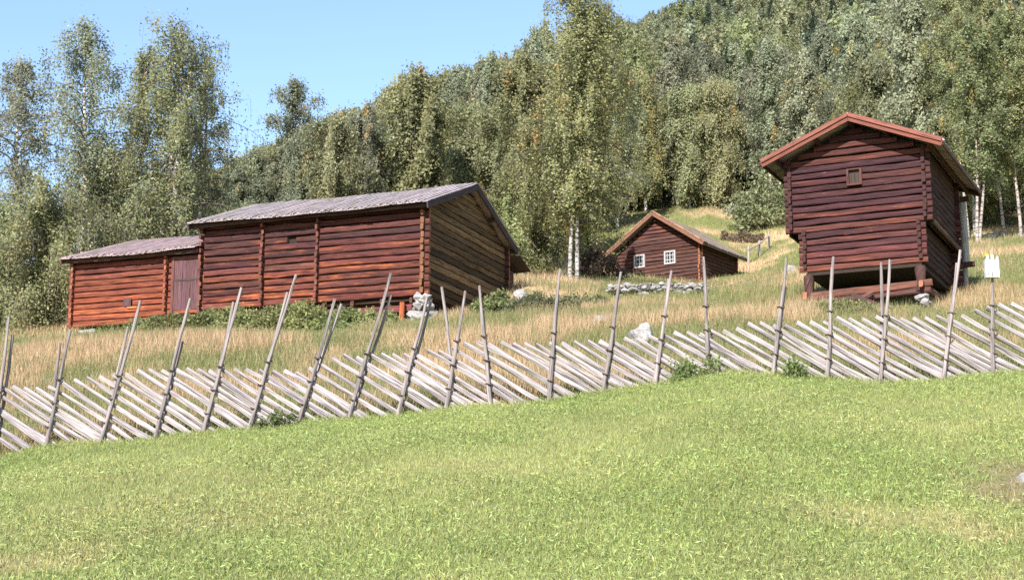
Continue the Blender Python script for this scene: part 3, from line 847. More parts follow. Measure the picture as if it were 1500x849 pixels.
tag(o, 'low tumbled row of pale field stones in the meadow below the cottage', 'stone wall')

# ================================================================== GROUND
def fence_line_y(x): return FENCE_Y
def zone_colour(x, y):
    """real turf colour: green mown lawn below the fence, dry and green meadow above it"""
    n = fbm(x, y, .35, 1); n2 = fbm(x, y, .09, 4); n3 = fbm(x, y, 1.3, 8)
    lawn = np.stack([.182 + .10 * n, .23 + .055 * n, .07 + .045 * n], -1) * (.86 + .34 * fbm(x, y, .7, 51))[..., None]
    dry_l = np.stack([.40 + 0 * x, .33 + 0 * x, .17 + 0 * x], -1)
    pxs = 750 + 2250 * x / np.maximum(y, 8) / 1.02
    # worn dry streaks low on the lawn and the bare patch at the right
    f = np.clip((n - .56) * 5, 0, 1) * np.clip((17.5 - y) / 3.5, 0, 1) * .6
    f = np.maximum(f, np.clip((fbm(x, y, .8, 12) - .5) * 5, 0, 1) * .75 * np.exp(-((y - 14.6) / 1.2) ** 2 - ((x - 3.6) / 1.3) ** 2))
    soil = np.exp(-(((x - 5.3) / .6) ** 2 + ((y - 16.5) / .9) ** 2) ** 2) * np.clip((fbm(x, y, 1.6, 30) - .3) * 4, 0, 1)
    lawn = lawn * (1 - f[..., None]) + dry_l * f[..., None]
    lawn = lawn * (1 - soil[..., None] * .8) + np.array([.25, .17, .12]) * soil[..., None] * .8
    gr = np.stack([.19 + .06 * n3, .215 + .05 * n3, .08 + .015 * n3], -1)
    dr = np.stack([.52 + .16 * n3, .385 + .11 * n3, .22 + .07 * n3], -1)
    bias = np.interp(pxs, [0, 100, 300, 620, 760, 900, 1100, 1250, 1500], [.12, .22, .42, .42, .15, -.1, -.32, -.34, -.3])
    bias = bias * np.clip((52 - y) / 10, .25, 1)
    belt = np.exp(-((y - 44.2) / 2.4) ** 2) * ((pxs < 640) & (pxs > 130))
    hillk = np.exp(-((pxs - 1040) / 110) ** 2) * np.clip((y - 88) / 8, 0, 1)
    d = np.clip((n - .5) * 5.0 + (n3 - .5) * 1.5 + .32 + bias + hillk * .3 - belt * 1.2 + (n2 - .5), 0, 1)
    mead = gr * (1 - d[..., None]) + dr * d[..., None]
    far = np.clip((y - 110) / 15, 0, 1)[..., None]
    mead = mead * (1 - far) + np.array([.06, .075, .03]) * far
    k = np.clip((y - FENCE_Y) / .5 + .5, 0, 1)[..., None]
    return lawn * (1 - k) + mead * k, f, soil, d

ys = np.concatenate([np.linspace(-400, -20, 12), np.linspace(-15, 9, 14), np.arange(10, 60, .4), np.arange(60, 130, 1.2), np.arange(130, 460, 6), np.arange(470, 901, 30)])
xs1 = np.concatenate([np.arange(0, 24, .4), np.arange(24, 60, 1.2), np.arange(60, 220, 6), np.linspace(225, 900, 30)])
xs = np.concatenate([-xs1[:0:-1], xs1])
XX, YY = np.meshgrid(xs, ys)
ZZ = ground(XX.ravel(), YY.ravel())
vc = np.stack([XX.ravel(), YY.ravel(), ZZ], -1)
ny, nx = XX.shape
ii = (np.arange(ny - 1)[:, None] * nx + np.arange(nx - 1)[None, :]).ravel()
quads = np.stack([ii, ii + 1, ii + nx + 1, ii + nx], -1)
me = bpy.data.meshes.new('ground')
me.vertices.add(len(vc)); me.vertices.foreach_set('co', vc.astype(np.float32).ravel())
me.loops.add(quads.size); me.loops.foreach_set('vertex_index', quads.astype(np.int32).ravel())
me.polygons.add(len(quads)); me.polygons.foreach_set('loop_start', np.arange(len(quads), dtype=np.int32) * 4)
me.update(calc_edges=True); me.polygons.foreach_set('use_smooth', np.ones(len(quads), bool))
zc_, _, _, _ = zone_colour(vc[:, 0], vc[:, 1])
c4 = np.ones((len(vc), 4), np.float32); c4[:, :3] = zc_ * .8
a = me.attributes.new('tint', 'FLOAT_COLOR', 'POINT'); a.data.foreach_set('color', c4.ravel())
me.materials.append(M['ground'])
struct(link('ground', me))

# ------------------------------------------------------------------ grass
def in_box(x, y, o, rz, x0, x1, y0, y1):
    c, s = math.cos(-rz), math.sin(-rz); dx, dy = x - o[0], y - o[1]
    lx, ly = dx * c - dy * s, dx * s + dy * c
    return (lx > x0) & (lx < x1) & (ly > y0) & (ly < y1)
def free(x, y):
    return ~(in_box(x, y, A, ARZ, -LS, .1, -.05, WB + .1) | in_box(x, y, B, BRZ, -3.8, -.1, .1, 3.6) | in_box(x, y, C, CRZ, -5.1, .1, 0, 4.8))
def blades(x, y, h, w, lean, cols, taper=True):
    """one bent blade per point: a triangle leaning any way"""
    n = len(x); z = ground(x, y)
    az = RNG.uniform(0, 2 * np.pi, n); fx = np.cos(az); fy = np.sin(az)
    la = RNG.uniform(0, 2 * np.pi, n); lm = h * lean * RNG.uniform(.1, 1, n)
    v = np.empty((n, 3, 3))
    v[:, 0] = np.stack([x - fx * w / 2, y - fy * w / 2, z - .01], -1)
    v[:, 1] = np.stack([x + fx * w / 2, y + fy * w / 2, z - .01], -1)
    v[:, 2] = np.stack([x + np.cos(la) * lm, y + np.sin(la) * lm, z + h], -1)
    return v.reshape(-1, 3)
def quads_leaf(x, y, zoff, s, cols, flat=.6):
    n = len(x); z = ground(x, y) + zoff
    p = np.stack([x, y, z], -1)
    u = RNG.normal(size=(n, 3)); u[:, 2] *= flat; u /= np.linalg.norm(u, axis=1)[:, None]
    t = RNG.normal(size=(n, 3)); t[:, 2] *= flat; w = np.cross(u, t); w /= np.linalg.norm(w, axis=1)[:, None]
    w = np.cross(u, np.cross(u, w)) ; 
    a = u * s[:, None]; b = np.cross(u, RNG.normal(size=(n, 3))); b[:, 2] *= flat; b /= np.linalg.norm(b, axis=1)[:, None]; b *= (s * .2)[:, None]
    v = np.stack([p - a, p + b, p + a, p - b], 1)
    return v.reshape(-1, 3)
def scatter(n, y0, y1, smax=.40, power=1.0):
    y = y0 + (y1 - y0) * RNG.random(n) ** power
    x = RNG.uniform(-smax, smax, n) * y
    return x, y

# lawn
x, y = scatter(430000, 11.6, 24.75, .42, .85)
c, f, soil, _ = zone_colour(x, y)
keep = RNG.random(len(x)) > np.clip(soil * .9 + f * .35, 0, .93); x, y, c, f = x[keep], y[keep], c[keep], f[keep]
lush = fbm(x, y, .5, 21)
h = (.025 + .055 * RNG.random(len(x))) * (.3 + 1.4 * lush) * (1 - .4 * f)
edge = np.clip((y - 23.9) / .5, 0, 1); h *= 1 + 1.6 * edge * RNG.random(len(x))
cc = c * RNG.uniform(.6, 1.35, len(x))[:, None] * np.stack([RNG.uniform(.85, 1.2, len(x)), np.ones(len(x)), RNG.uniform(.7, 1.3, len(x))], -1)
o = np_mesh('lawn_grass', blades(x, y, h, RNG.uniform(.005, .013, len(x)), .9, cc), 3, cc, M['grass'])
tag(o, 'short green mown grass covering the lawn below the fence', 'grass', kind='stuff')
x, y = scatter(190000, 11.8, 24.5, .42, .85)
c, f, soil, _ = zone_colour(x, y); lush = fbm(x, y, .5, 21)
keep = (RNG.random(len(x)) < np.clip((lush - .36) * 4.0, .03, 1)) & (RNG.random(len(x)) > f * .8 + soil); x, y, c = x[keep], y[keep], c[keep]
cc = c * RNG.uniform(.45, 1.5, len(x))[:, None] * np.array([1.0, 1.05, .95])
o = np_mesh('lawn_clover', quads_leaf(x, y, RNG.uniform(.02, .075, len(x)), RNG.uniform(.012, .036, len(x)), cc, .9), 4, cc, M['grass'])
tag(o, 'broad-leaved clover and dandelion leaves scattered through the lawn', 'lawn weeds', kind='stuff')

# meadow
V, CC_ = [], []
for n, y0, y1, hh, ww, pw in ((300000, 24.9, 46, .42, .014, .9), (170000, 44, 72, .40, .017, .9), (130000, 70, 118, .40, .03, .9)):
    x, y = scatter(n, y0, y1, .42, pw)
    k = free(x, y); x, y = x[k], y[k]
    c, f, soil, d = zone_colour(x, y)
    tall = fbm(x, y, .3, 33)
    h = hh * (.3 + .7 * RNG.random(len(x))) * (.5 + .8 * tall) * (.7 + .5 * d)
    pxs = 750 + 2250 * x / y / 1.02
    cc = c * RNG.uniform(.65, 1.3, len(x))[:, None]
    sw = RNG.random(len(x)) < .18                      # seed heads and stray green blades
    cc[sw] = np.array([.5, .36, .2]) * RNG.uniform(.7, 1.1, sw.sum())[:, None]
    gw = RNG.random(len(x)) < .2
    cc[gw] = np.array([.19, .23, .08]) * RNG.uniform(.7, 1.2, gw.sum())[:, None]
    V.append(blades(x, y, h, ww * RNG.uniform(.7, 1.4, len(x)), .55, cc)); CC_.append(cc)
o = np_mesh('meadow_grass', np.concatenate(V), 3, np.concatenate(CC_), M['grass'])
tag(o, 'tall dry golden and green meadow grass above the fence', 'grass', kind='stuff')

V, CC_ = [], []
for n, y0, y1, s0, s1 in ((70000, 25.2, 48, .018, .045), (60000, 46, 80, .03, .06), (30000, 78, 112, .05, .1)):
    x, y = scatter(n, y0, y1, .42, .9); k = free(x, y); x, y = x[k], y[k]
    c, f, soil, d = zone_colour(x, y)
    k = RNG.random(len(x)) < np.clip(.9 - d * 1.1, .02, 1) * np.clip((fbm(x, y, .55, 41) - .38) * 6, 0, 1); x, y = x[k], y[k]
    hh = fbm(x, y, .55, 41) * .6
    cc = np.array([.2, .25, .09]) * RNG.uniform(.55, 1.4, len(x))[:, None] * np.stack([RNG.uniform(.8, 1.3, len(x)), np.ones(len(x)), RNG.uniform(.7, 1.4, len(x))], -1)
    V.append(quads_leaf(x, y, RNG.uniform(.05, 1, len(x)) * hh, RNG.uniform(s0, s1, len(x)), cc, .9)); CC_.append(cc)
o = np_mesh('meadow_weeds', np.concatenate(V), 4, np.concatenate(CC_), M['grass'])
tag(o, 'green leafy weeds growing in patches through the dry meadow', 'weeds', kind='stuff')

# ================================================================== SHRUBS
def shrub(px, row, Y, w, h, n, ls, col, label, cat='shrub', group=None, name='shrub', depth=None):
    p = at(px, row, Y); p.z = gz(p.x, p.y)
    r = random.Random(int(px * 7 + Y)); g = np.random.default_rng(int(px * 13 + Y * 3 + 5))
    d = depth or w * .7
    nc = max(6, int(n / 70)); cen = []
    mb = MB()
    for k in range(nc):
        an = r.uniform(0, 6.28); q = math.sqrt(r.random())
        cx, cy = q * math.cos(an) * w / 2 * .9, q * math.sin(an) * d / 2 * .9
        gzz = gz(p.x + cx, p.y + cy) - p.z
        cz = gzz + h * r.uniform(.25, .95) * (1 - .55 * q * q)
        cen.append((cx, cy, cz))
        if k % 3 == 0: mb.tube([(0, 0, -.08), (cx * .6, cy * .6, gzz - .05), (cx * .8, cy * .8, (cz + gzz) * .5), (cx, cy, cz)], [.014, .012 + .006 * h, .01, .006], 4, (0.14, 0.11, 0.06, 1), cap=False)
    root = thing(name, label, cat, p, 0, group)
    mb.build('stem', M['bark'], root)
    cen = np.array(cen); idx = g.integers(0, nc, n)
    pos = cen[idx] + g.normal(size=(n, 3)) * np.array([.12, .12, .1]) * (h * .8 + .25)
    u = g.normal(size=(n, 3)); u /= np.linalg.norm(u, axis=1)[:, None]
    b = np.cross(u, g.normal(size=(n, 3))); b /= np.linalg.norm(b, axis=1)[:, None]
    s = ls * g.uniform(.6, 1.3, n); a = u * s[:, None]; b *= (s * .5)[:, None]
    v = np.stack([pos - a, pos + b, pos + a, pos - b], 1).reshape(-1, 3)
    cl = np.array(col) * g.uniform(.65, 1.4, n)[:, None] * (0.85 + .3 * g.random((nc,))[idx])[:, None]
    np_mesh('foliage', v, 4, cl, M['leaf'], root)
    return root
GB = 'leafy shrubs along the foot of the barn'
for k, (p_, r_, Y_, w_, h_, lb) in enumerate((
    (250, 480, 45.6, 2.0, .55, 'low green shrub below the shed door'), (300, 475, 45.4, 1.8, .75, 'green shrub below the left end of the long barn'),
    (352, 472, 45.0, 1.9, .85, 'bushy green shrub under the third barn bay'), (402, 471, 44.8, 1.9, .95, 'dense green shrub under the narrow middle barn bay'),
    (448, 472, 44.4, 1.8, .95, 'rounded green shrub in front of the white foundation stone'), (500, 473, 44.2, 1.7, .8, 'green shrub under the left part of the right barn bay'),
    (548, 472, 44.0, 1.4, .62, 'pale green shrub left of the orange barn post'), (212, 486, 46.6, 1.6, .45, 'low dull green shrub below the middle of the shed'))):
    shrub(p_, r_, Y_, w_, h_, 4200, .055, (.2, .225, .09), lb, group=GB)
shrub(728, 452, 44.6, 1.6, .75, 3000, .06, (.2, .225, .09), 'green shrub below the uphill end of the barn gable')
shrub(790, 462, 43, 2.4, .6, 3600, .055, (.19, .2, .11), 'grey green shrub in the meadow below the central birch')
shrub(850, 455, 46, 2.0, .5, 2400, .055, (.19, .21, .10), 'low green shrub right of the grey green shrub below the birch')
shrub(880, 412, 70, 2.2, 1.7, 3000, .08, (.14, .10, .07), 'dark reddish bush between the birch trunk and the cottage')
shrub(1083, 338, 100, 3.4, .6, 2200, .1, (.17, .13, .09), 'dark brown brush patch on the bank above the cottage')
shrub(1125, 318, 104, 5.0, 4.2, 5200, .13, (.2, .225, .12), 'round pale green bush at the forest edge left of the storehouse')
shrub(1018, 560, 24.2, .8, .5, 620, .035, (.19, .235, .085), 'leafy green weeds growing through the fence below the stone row', 'weeds', name='weeds')
shrub(1152, 548, 24.3, .7, .45, 480, .035, (.19, .235, .085), 'leafy green weeds at the fence stake left of the storehouse', 'weeds', name='weeds')
shrub(405, 628, 24.1, .8, .25, 600, .03, (.13, .18, .07), 'grassy weeds at the foot of the left part of the fence', 'weeds', name='weeds')
shrub(1230, 452, 38.6, 2.4, .4, 1800, .045, (.16, .19, .08), 'low green growth in front of the storehouse sill logs', 'weeds', name='weeds')

# a broken plank propped under the storehouse
pl0 = to_world(B, BRZ, (-1.75, -.55, -1.0)); pl0.z = gz(pl0.x, pl0.y)
plk = thing('broken_plank', 'dark broken plank leaning on the sill logs under the storehouse', 'plank', pl0, BRZ)
mb = MB(); bar(mb, (.75, -.05, -.02), (-.35, .32, .55), .09, .13, (0.07, 0.04, 0.035, 1)); mb.build('plank', M['board'], plk)
mb = MB(); bar(mb, (-.15, .3, .44), (.2, .36, .62), .06, .07, (0.14, 0.07, 0.055, 1)); mb.build('splinter', M['board'], plk)

# ================================================================== TREES
def norm_rows(a): return a / np.maximum(np.linalg.norm(a, axis=1), 1e-9)[:, None]
def make_birch(seed, H, W, nleaf, ls, col, droop=1.0, lo=.16, trunk_r=None, bark=(.5, .46, .43), nbr=46, spread=.10, two=False, top=.0, yellow=.015):
    """returns trunk mesh and crown mesh; limbs rise and then droop, leaves hang along twigs"""
    r = random.Random(seed); g = np.random.default_rng(seed)
    mb = MB(); tr = trunk_r or .0125 * H + .02
    tw = []
    stems = [(0.0, 0.0, 1.0)] + ([(.12, .05, .93)] if two else [])
    for (sx, sy, sh) in stems:
        Hs = H * sh; bx, by = r.uniform(-.03, .03) * H, r.uniform(-.03, .03) * H
        ph = r.uniform(0, 6)
        def axis(t): return Vector((sx * (1 + t * 7) + bx * t * t + .012 * H * math.sin(t * 5 + ph), sy + by * t * t + .012 * H * math.cos(t * 4 + ph), Hs * t))
        pts = [axis(t / 12) for t in range(13)]; pts[0].z -= .3
        bc = tuple(bark)
        mb.tube(pts, [tr * sh * (1 - .9 * (t / 12) ** .9) for t in range(13)], 7, (*bc, 1), None, .04)
        nb_ = int(nbr * (.6 if two else 1))
        for k in range(nb_):
            t = lo + (1 - lo) * ((k + r.random()) / nb_) ** .95
            az = k * 2.4 + r.uniform(-.5, .5)
            q = (t - lo) / (1 - lo)
            prof = (.55 + .45 * math.sin(min(1, q * 1.15 + .18) * math.pi * .62)) * (1 - q ** 5) + .10 + top * q
            ln = W * prof * (r.uniform(.35, 1.0) if r.random() < .6 else r.uniform(.8, 1.3))
            p = axis(t); el = r.uniform(.7, 1.15) if q < .75 else r.uniform(.95, 1.4)
            d = Vector((math.cos(az) * math.cos(el), math.sin(az) * math.cos(el), math.sin(el)))
            bp = [p]; seg = 6
            for s in range(seg):
                d = (d + Vector((math.cos(az) * .16, math.sin(az) * .16, -.24 * droop * (1 - .5 * q)))).normalized()
                d = (d + Vector((r.uniform(-.12, .12), r.uniform(-.12, .12), r.uniform(-.06, .06)))).normalized()
                bp.append(bp[-1] + d * (ln / seg))
            r0 = tr * .34 * (1 - .7 * q)
            mb.tube(bp, [max(.006, r0 * (1 - .85 * s / seg)) for s in range(seg + 1)], 4, (bc[0] * .45, bc[1] * .42, bc[2] * .4, 1), cap=False)
            ntw = max(4, int(7 + 7 * ln / max(W, .1)))
            for s in range(ntw):
                u = .12 + .88 * (s + r.random()) / ntw; fi = u * seg; i0 = min(seg - 1, int(fi)); pp = bp[i0].lerp(bp[i0 + 1], fi - i0)
                a2 = r.uniform(0, 6.28); l2 = (.15 + .13 * droop) * W * r.uniform(.5, 1.4) * (1 - .35 * q)
                dd = Vector((math.cos(a2), math.sin(a2), r.uniform(-.2, .5))).normalized()
                e = pp + dd * l2 * .55 + Vector((0, 0, -l2 * .75 * droop))
                m_ = pp + dd * l2 * .5 + Vector((0, 0, -l2 * .05))
                tw.append((pp, m_, e))
                if nleaf > 9000: mb.tube([pp, m_, e], [.008, .006, .004], 3, (bc[0] * .3, bc[1] * .27, bc[2] * .25, 1), cap=False)
    T = np.array([[list(a), list(b), list(c)] for a, b, c in tw]); nt_ = len(T)
    w_ = g.uniform(.25, 1, nt_) ** 1.8; w_ /= w_.sum()
    idx = g.choice(nt_, nleaf, p=w_); u = g.random(nleaf)[:, None]
    P = T[idx, 0] * (1 - u) ** 2 + 2 * T[idx, 1] * u * (1 - u) + T[idx, 2] * u * u
    P = P + g.normal(size=(nleaf, 3)) * spread * W * .17 * np.array([1, 1, 2.8])
    out_ = norm_rows(P * np.array([1, 1, 0]) + np.array([0, 0, 1e-6]))
    nn = norm_rows(out_ * .9 + np.array([0, 0, .45]) + g.normal(size=(nleaf, 3)) * .55)
    a = norm_rows(np.cross(nn, g.normal(size=(nleaf, 3)))); b = np.cross(nn, a)
    s = ls * g.uniform(.6, 1.35, nleaf)
    v = np.stack([P - a * s[:, None], P + b * (s * .55)[:, None], P + a * s[:, None], P - b * (s * .55)[:, None]], 1).reshape(-1, 3)
    tint = np.array(col)[None] * g.uniform(.6, 1.35, nleaf)[:, None] * (.8 + .4 * g.random(nt_)[idx])[:, None]
    yl = g.random(nt_)[idx] < yellow
    tint[yl] = np.array([.40, .30, .09]) * g.uniform(.7, 1.1, yl.sum())[:, None]
    cm = np_mesh('crown', v, 4, tint, M['leaf'], make=False)
    tmp = mb.build('trunk', M['bark'], None, True); tmesh = tmp.data; bpy.data.objects.remove(tmp)
    return tmesh, cm, (v, tint)
def make_spruce(seed, H, W, nleaf, ls, col):
    r = random.Random(seed); g = np.random.default_rng(seed)
    mb = MB(); mb.tube([(0, 0, -.3), (0, 0, H * .5), (0, 0, H)], [.16, .1, .02], 6, (.16, .11, .08, 1))
    P = []; 
    nbr = 110; B_ = []
    for k in range(nbr):
        t = .06 + .93 * (k / nbr); az = k * 2.4 + r.uniform(-.4, .4); ln = W * (1 - t) ** .85 * r.uniform(.7, 1.1) + .12
        B_.append((t * H, az, ln))
    B_ = np.array(B_); idx = g.choice(nbr, nleaf, p=(B_[:, 2] + .1) / (B_[:, 2] + .1).sum()); u = g.random(nleaf) ** .7
    z = B_[idx, 0] - .32 * B_[idx, 2] * u + .12 * B_[idx, 2] * u ** 3 - g.random(nleaf) * .22
    P = np.stack([np.cos(B_[idx, 1]) * B_[idx, 2] * u, np.sin(B_[idx, 1]) * B_[idx, 2] * u, z], -1) + g.normal(size=(nleaf, 3)) * .08
    a = norm_rows(g.normal(size=(nleaf, 3)) + np.stack([np.cos(B_[idx, 1]), np.sin(B_[idx, 1]), -.6 + 0 * u], -1)); b = norm_rows(np.cross(a, g.normal(size=(nleaf, 3))))
    s = ls * g.uniform(.7, 1.3, nleaf)
    v = np.stack([P - a * s[:, None], P + b * (s * .4)[:, None], P + a * s[:, None], P - b * (s * .4)[:, None]], 1).reshape(-1, 3)
    tint = np.array(col)[None] * g.uniform(.6, 1.3, nleaf)[:, None]
    cm = np_mesh('crown', v, 4, tint, M['leaf'], make=False)
    tmp = mb.build('trunk', M['bark'], None, True); tmesh = tmp.data; bpy.data.objects.remove(tmp)
    return tmesh, cm, (v, tint)
def place_tree(name, meshes, x, y, label, sc=1.0, rz=0.0, group=None, sxy=None):
    root = thing(name, label, 'tree', (x, y, gz(x, y) - .05), rz, group)
    s = sxy or sc
    root.scale = (s, s, sc)
    for nm, d in (('trunk', meshes[0]), ('crown', meshes[1])): link(nm, d, root)
    return root

OL = (.23, .255, .12); GY = (.245, .27, .17); YG = (.265, .28, .12); DK = (.085, .10, .05)
def near(px, Y, toprow, W, label, seed, n=26000, ls=.055, col=OL, name='birch_tree', rz=0, **kw):
    p = at(px, 400, Y); x = p.x; z = gz(x, Y)
    H = at(px, toprow, Y).z - z
    ms = make_birch(seed, H, W, n, ls, col, **kw)
    return place_tree(name, ms, x, Y, label, 1.0, rz)
# left group behind the shed
near(112, 58, 44, 3.0, 'tall sparse birch left of the shed with sky showing through its crown', 101, 20000, .055, GY, droop=1.25, lo=.25, nbr=50, spread=.2)
near(22, 59, 95, 2.4, 'leaning sparse birch at the left edge with hanging sprays', 102, 11000, .055, GY, droop=1.4, lo=.42, nbr=40, spread=.2)
near(236, 57, 36, 3.1, 'dense tall birch rising behind the low shed', 103, 34000, .055, OL, droop=1.35, lo=.08, nbr=80, two=True, spread=.2)
near(190, 58.5, 75, 1.9, 'slimmer birch between the two tallest birches behind the shed', 104, 18000, .055, OL, droop=1.3, lo=.1, nbr=54, spread=.2)
near(286, 60, 92, 1.7, 'narrow birch at the right edge of the group behind the shed', 105, 13000, .055, GY, droop=1.3, lo=.1, nbr=44, spread=.2)
near(62, 54, 290, 2.4, 'low weeping birch with foliage to the ground left of the shed', 106, 34000, .055, OL, droop=1.7, lo=.04, nbr=60, spread=.25, top=.35)
near(5, 56, 325, 2.2, 'low bushy birch in the bottom left corner of the trees', 107, 24000, .055, OL, droop=1.6, lo=.04, nbr=54, spread=.25, top=.35)
near(150, 61, 230, 2.5, 'low spreading birch just behind the shed roof', 108, 30000, .06, OL, droop=1.5, lo=.06, nbr=60, spread=.25, top=.3)
near(425, 78, 122, 2.0, 'slender birch standing up into the sky above the barn roof', 109, 16000, .065, GY, droop=1.0, lo=.25, nbr=44, spread=.25)
# the central birch pair
near(840, 62, -22, 2.85, 'large white-stemmed birch in the centre between barn and cottage', 110, 60000, .06, (.25, .28, .125), droop=1.25, lo=.2, nbr=110, two=True, spread=.2, trunk_r=.1, bark=(.31, .29, .275), yellow=.025)
near(765, 66, 90, 2.6, 'full birch directly left of the large central birch', 111, 42000, .065, OL, droop=1.3, lo=.08, nbr=60, spread=.18, yellow=.04)
near(852, 74.5, 170, 1.3, 'grey green birch directly right of the large central birch', 112, 22000, .065, OL, droop=1.2, lo=.12, nbr=56, spread=.18)
near(742, 60, 300, 1.5, 'low leafy birch beside the barn gable', 113, 9000, .06, YG, droop=1.2, lo=.05, nbr=34, spread=.2, top=.3)
# white trunks right of the storehouse
RB_ = [(1437, 70, 40, 'birch with two pale stems nearest the right eave of the storehouse', True), (1470, 74, -60, 'tall straight white birch trunk second right of the storehouse', False), (1495, 71, 20, 'pale birch at the right edge beyond the storehouse', False), (1418, 79, -40, 'tall birch rising directly behind the right end of the storehouse roof', False), (1535, 70, -10, 'birch beyond the right edge of the meadow', False)]
for k, (p_, Y_, t_, lb, tw_) in enumerate(RB_):
    near(p_, Y_, t_, 2.0, lb, 120 + k, 20000, .065, OL, droop=1.0, lo=.28, nbr=50, two=tw_, spread=.2, bark=(.32, .27, .245), trunk_r=.085, yellow=.06)

# the wooded hillside
PROTO = []
for k, (H, W, n, ls, col, kw) in enumerate((
    (10.0, 2.3, 11000, .105, OL, dict(droop=1.1, lo=.14, nbr=54, spread=.2)),
    (11.0, 2.0, 10000, .105, GY, dict(droop=.9, lo=.2, nbr=50, spread=.2)),
    (9.0, 2.4, 11000, .105, YG, dict(droop=1.2, lo=.1, nbr=54, spread=.2, yellow=.05)),
    (10.5, 2.1, 10000, .105, (.22, .235, .155), dict(droop=1.0, lo=.16, nbr=50, spread=.2)),
    (8.5, 2.5, 11000, .105, (.24, .255, .13), dict(droop=1.2, lo=.08, nbr=54, spread=.22, top=.2)),
    (12.0, 1.9, 10000, .105, GY, dict(droop=.8, lo=.25, nbr=46, spread=.2, bark=(.55, .46, .42))))):
    kw['spread'] = .26; kw['droop'] *= 1.25; kw['lo'] += .06; PROTO.append((H, make_birch(500 + k, H, W * 1.12, int(n * 2.6), ls * .88, col, **kw)))
SPR = (11.0, make_spruce(77, 11.0, 2.0, 9000, .16, (.05, .075, .04)))
SKX = [-200, 0, 100, 150, 250, 320, 350, 400, 450, 520, 560, 590, 640, 690, 740, 770, 800, 850, 900, 940, 1000, 1050]
SKY = [430, 410, 370, 330, 270, 252, 240, 218, 190, 170, 150, 122, 118, 106, 82, 62, 45, 35, 30, 24, -2, -200]
EDX = [-300, 0, 330, 500, 640, 800, 870, 940, 1060, 1160, 1260, 1330, 1500, 1900]
EDY = [70, 66, 64, 66, 72, 72, 96, 112, 113, 106, 96, 82, 80, 78]
cand = []
rr = random.Random(99)
Yv = 62.0
while Yv < 400:
    sp = 3.0 + (Yv - 62) * .011
    xm = .46 * Yv; xv = -xm + rr.uniform(0, sp)
    while xv < xm:
        x_, y_ = xv + rr.uniform(-.35, .35) * sp, Yv + rr.uniform(-.4, .4) * sp
        z_ = gz(x_, y_); p_, r_ = project(x_, y_, z_)
        if y_ > np.interp(p_, EDX, EDY) + rr.uniform(-1, 3): cand.append((y_, x_, z_, p_, r_))
        xv += sp
    Yv += sp * .95
cand.sort()
rows_seen = {}
REG = [(-999, 330, 'behind the left birches'), (330, 480, 'above the barn roof, left part'), (480, 640, 'above the barn roof, right part'), (640, 760, 'above the barn gable'),
       (760, 930, 'behind the central birch'), (930, 1120, 'above the cottage'), (1120, 1290, 'above the left storehouse eave'), (1290, 1420, 'above the right storehouse eave'), (1420, 2999, 'right of the storehouse')]
DESC = ['olive green birch', 'grey green birch', 'yellow green birch', 'dark grey green birch', 'broad dull green birch', 'tall thin grey birch']
n_ind = 0; farV, farC = [], []
FAR = []
for k in range(3):
    H = (9.0, 10.0, 8.0)[k]
    FAR.append((H, make_birch(700 + k, H, 2.4, 3200, .15, (OL, GY, (.23, .235, .13))[k], droop=1.1, lo=.12, nbr=30, spread=.24)[2]))
FAR.append((10.0, make_spruce(78, 10.0, 2.0, 2200, .2, (.05, .07, .042))[2]))
HID = 0
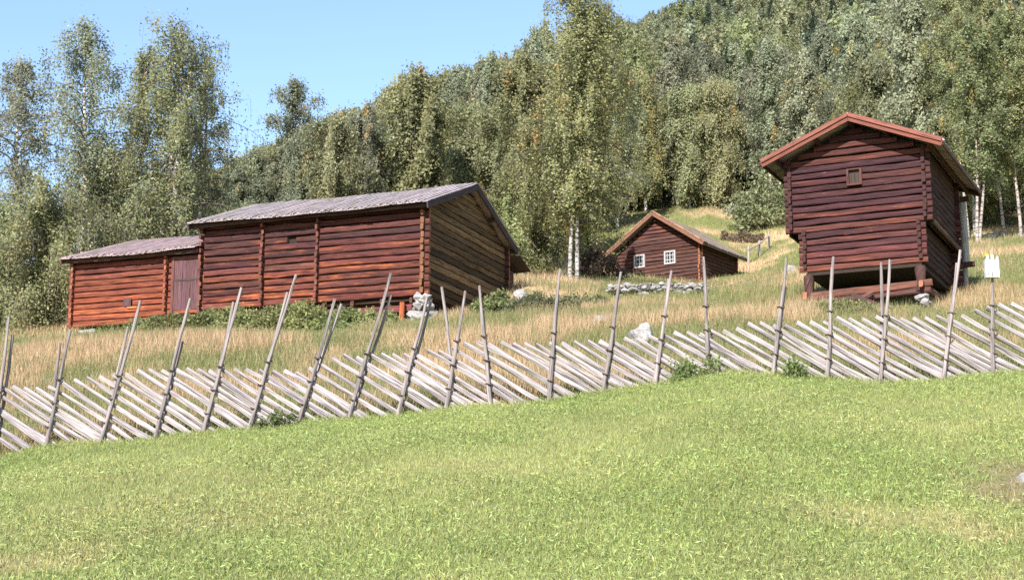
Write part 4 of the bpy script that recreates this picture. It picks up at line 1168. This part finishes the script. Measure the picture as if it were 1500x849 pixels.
for (y_, x_, z_, p_, r_) in cand:
    if p_ < -90 or p_ > 1590: continue
    kk = rr.randrange(6)
    spruce = (y_ > 120 and rr.random() < (.3 if y_ > 190 else .14))
    H, ms = SPR if spruce else PROTO[kk]
    sc = rr.uniform(.85, 1.3)
    if y_ > 170: sc *= .9
    cap = float(np.interp(p_, SKX, SKY)) + rr.uniform(-6, 16)
    zt = at(p_, cap, y_).z
    hmax = zt - z_
    if hmax < H * sc:
        if hmax < H * .36: continue
        sc = hmax / H
    top = project(x_, y_, z_ + H * sc)[1]
    if top > 600 or r_ < -20: continue
    if n_ind < 290:
        reg = next(t for a_, b_, t in REG if a_ <= p_ < b_)
        dpt = 'wood front row' if y_ < np.interp(p_, EDX, EDY) + 7 else ('mid wood' if y_ < 125 else 'high on the slope')
        d_ = 'dark spruce' if spruce else DESC[kk]
        lb = f'{d_} {reg}, {dpt}'
        place_tree('spruce_tree' if spruce else 'birch_tree', ms, x_, y_, lb, sc, rr.uniform(0, 6.28), f'{d_}s {reg}, {dpt}', sxy=sc * rr.uniform(.72, .95) if sc > .6 else sc * 1.1)
        n_ind += 1
    else:
        H2, (v, t) = FAR[3] if spruce else FAR[rr.randrange(3)]
        s2 = H * sc / H2; an = rr.uniform(0, 6.28); c_, s_ = math.cos(an), math.sin(an)
        w_ = v * s2 * np.array([.9, .9, 1]); w2 = np.stack([w_[:, 0] * c_ - w_[:, 1] * s_ + x_, w_[:, 0] * s_ + w_[:, 1] * c_ + y_, w_[:, 2] + z_], -1)
        farV.append(w2); farC.append(t * rr.uniform(.8, 1.2))
print('trees', n_ind, 'far', len(farV))
if farV:
    o = np_mesh('far_forest', np.concatenate(farV), 4, np.concatenate(farC), M['leaf'])
    tag(o, 'far wooded hillside of birch and spruce merging into one mass', 'forest', kind='stuff')

# ================================================================== CAMERA, SKY, SUN
cam = bpy.data.cameras.new('camera'); co = bpy.data.objects.new('camera', cam); COL.objects.link(co)
cam.sensor_width = 36.0; cam.lens = FPX / 1500 * 36; cam.clip_end = 3000; cam.clip_start = .1
co.location = (0, 0, 0); co.rotation_euler = (math.pi / 2 + PITCH, 0, 0)
scene.camera = co

SUN_AZ = R(21); SUN_EL = R(33)            # light travels towards +y, drifting to +x
ld = Vector((math.sin(SUN_AZ) * math.cos(SUN_EL), math.cos(SUN_AZ) * math.cos(SUN_EL), -math.sin(SUN_EL)))
sl_ = bpy.data.lights.new('sun', 'SUN'); sl_.energy = 4.6; sl_.angle = R(.5); sl_.color = (1, .935, .875)
so = bpy.data.objects.new('sun', sl_); COL.objects.link(so)
so.rotation_euler = ld.to_track_quat('-Z', 'Y').to_euler()
w = bpy.data.worlds.new('World'); scene.world = w; w.use_nodes = True
nt = w.node_tree; bg = nt.nodes['Background']
sky = nt.nodes.new('ShaderNodeTexSky'); sky.sky_type = 'NISHITA'; sky.sun_disc = False
sky.sun_elevation = SUN_EL; sky.sun_rotation = math.pi + SUN_AZ   # the sun stands behind the camera
sky.air_density = 1.0; sky.dust_density = .6; sky.ozone_density = 1.6; sky.altitude = 400
nt.links.new(sky.outputs[0], bg.inputs[0]); bg.inputs[1].default_value = .115
vs_ = scene.view_settings; vs_.view_transform = 'Standard'; vs_.look = 'None'; vs_.gamma = 1; vs_.use_curve_mapping = False
vs_.exposure = 1.3
scene.cycles.max_bounces = 9; scene.cycles.diffuse_bounces = 7; scene.cycles.transmission_bounces = 6
scene.cycles.use_denoising = False
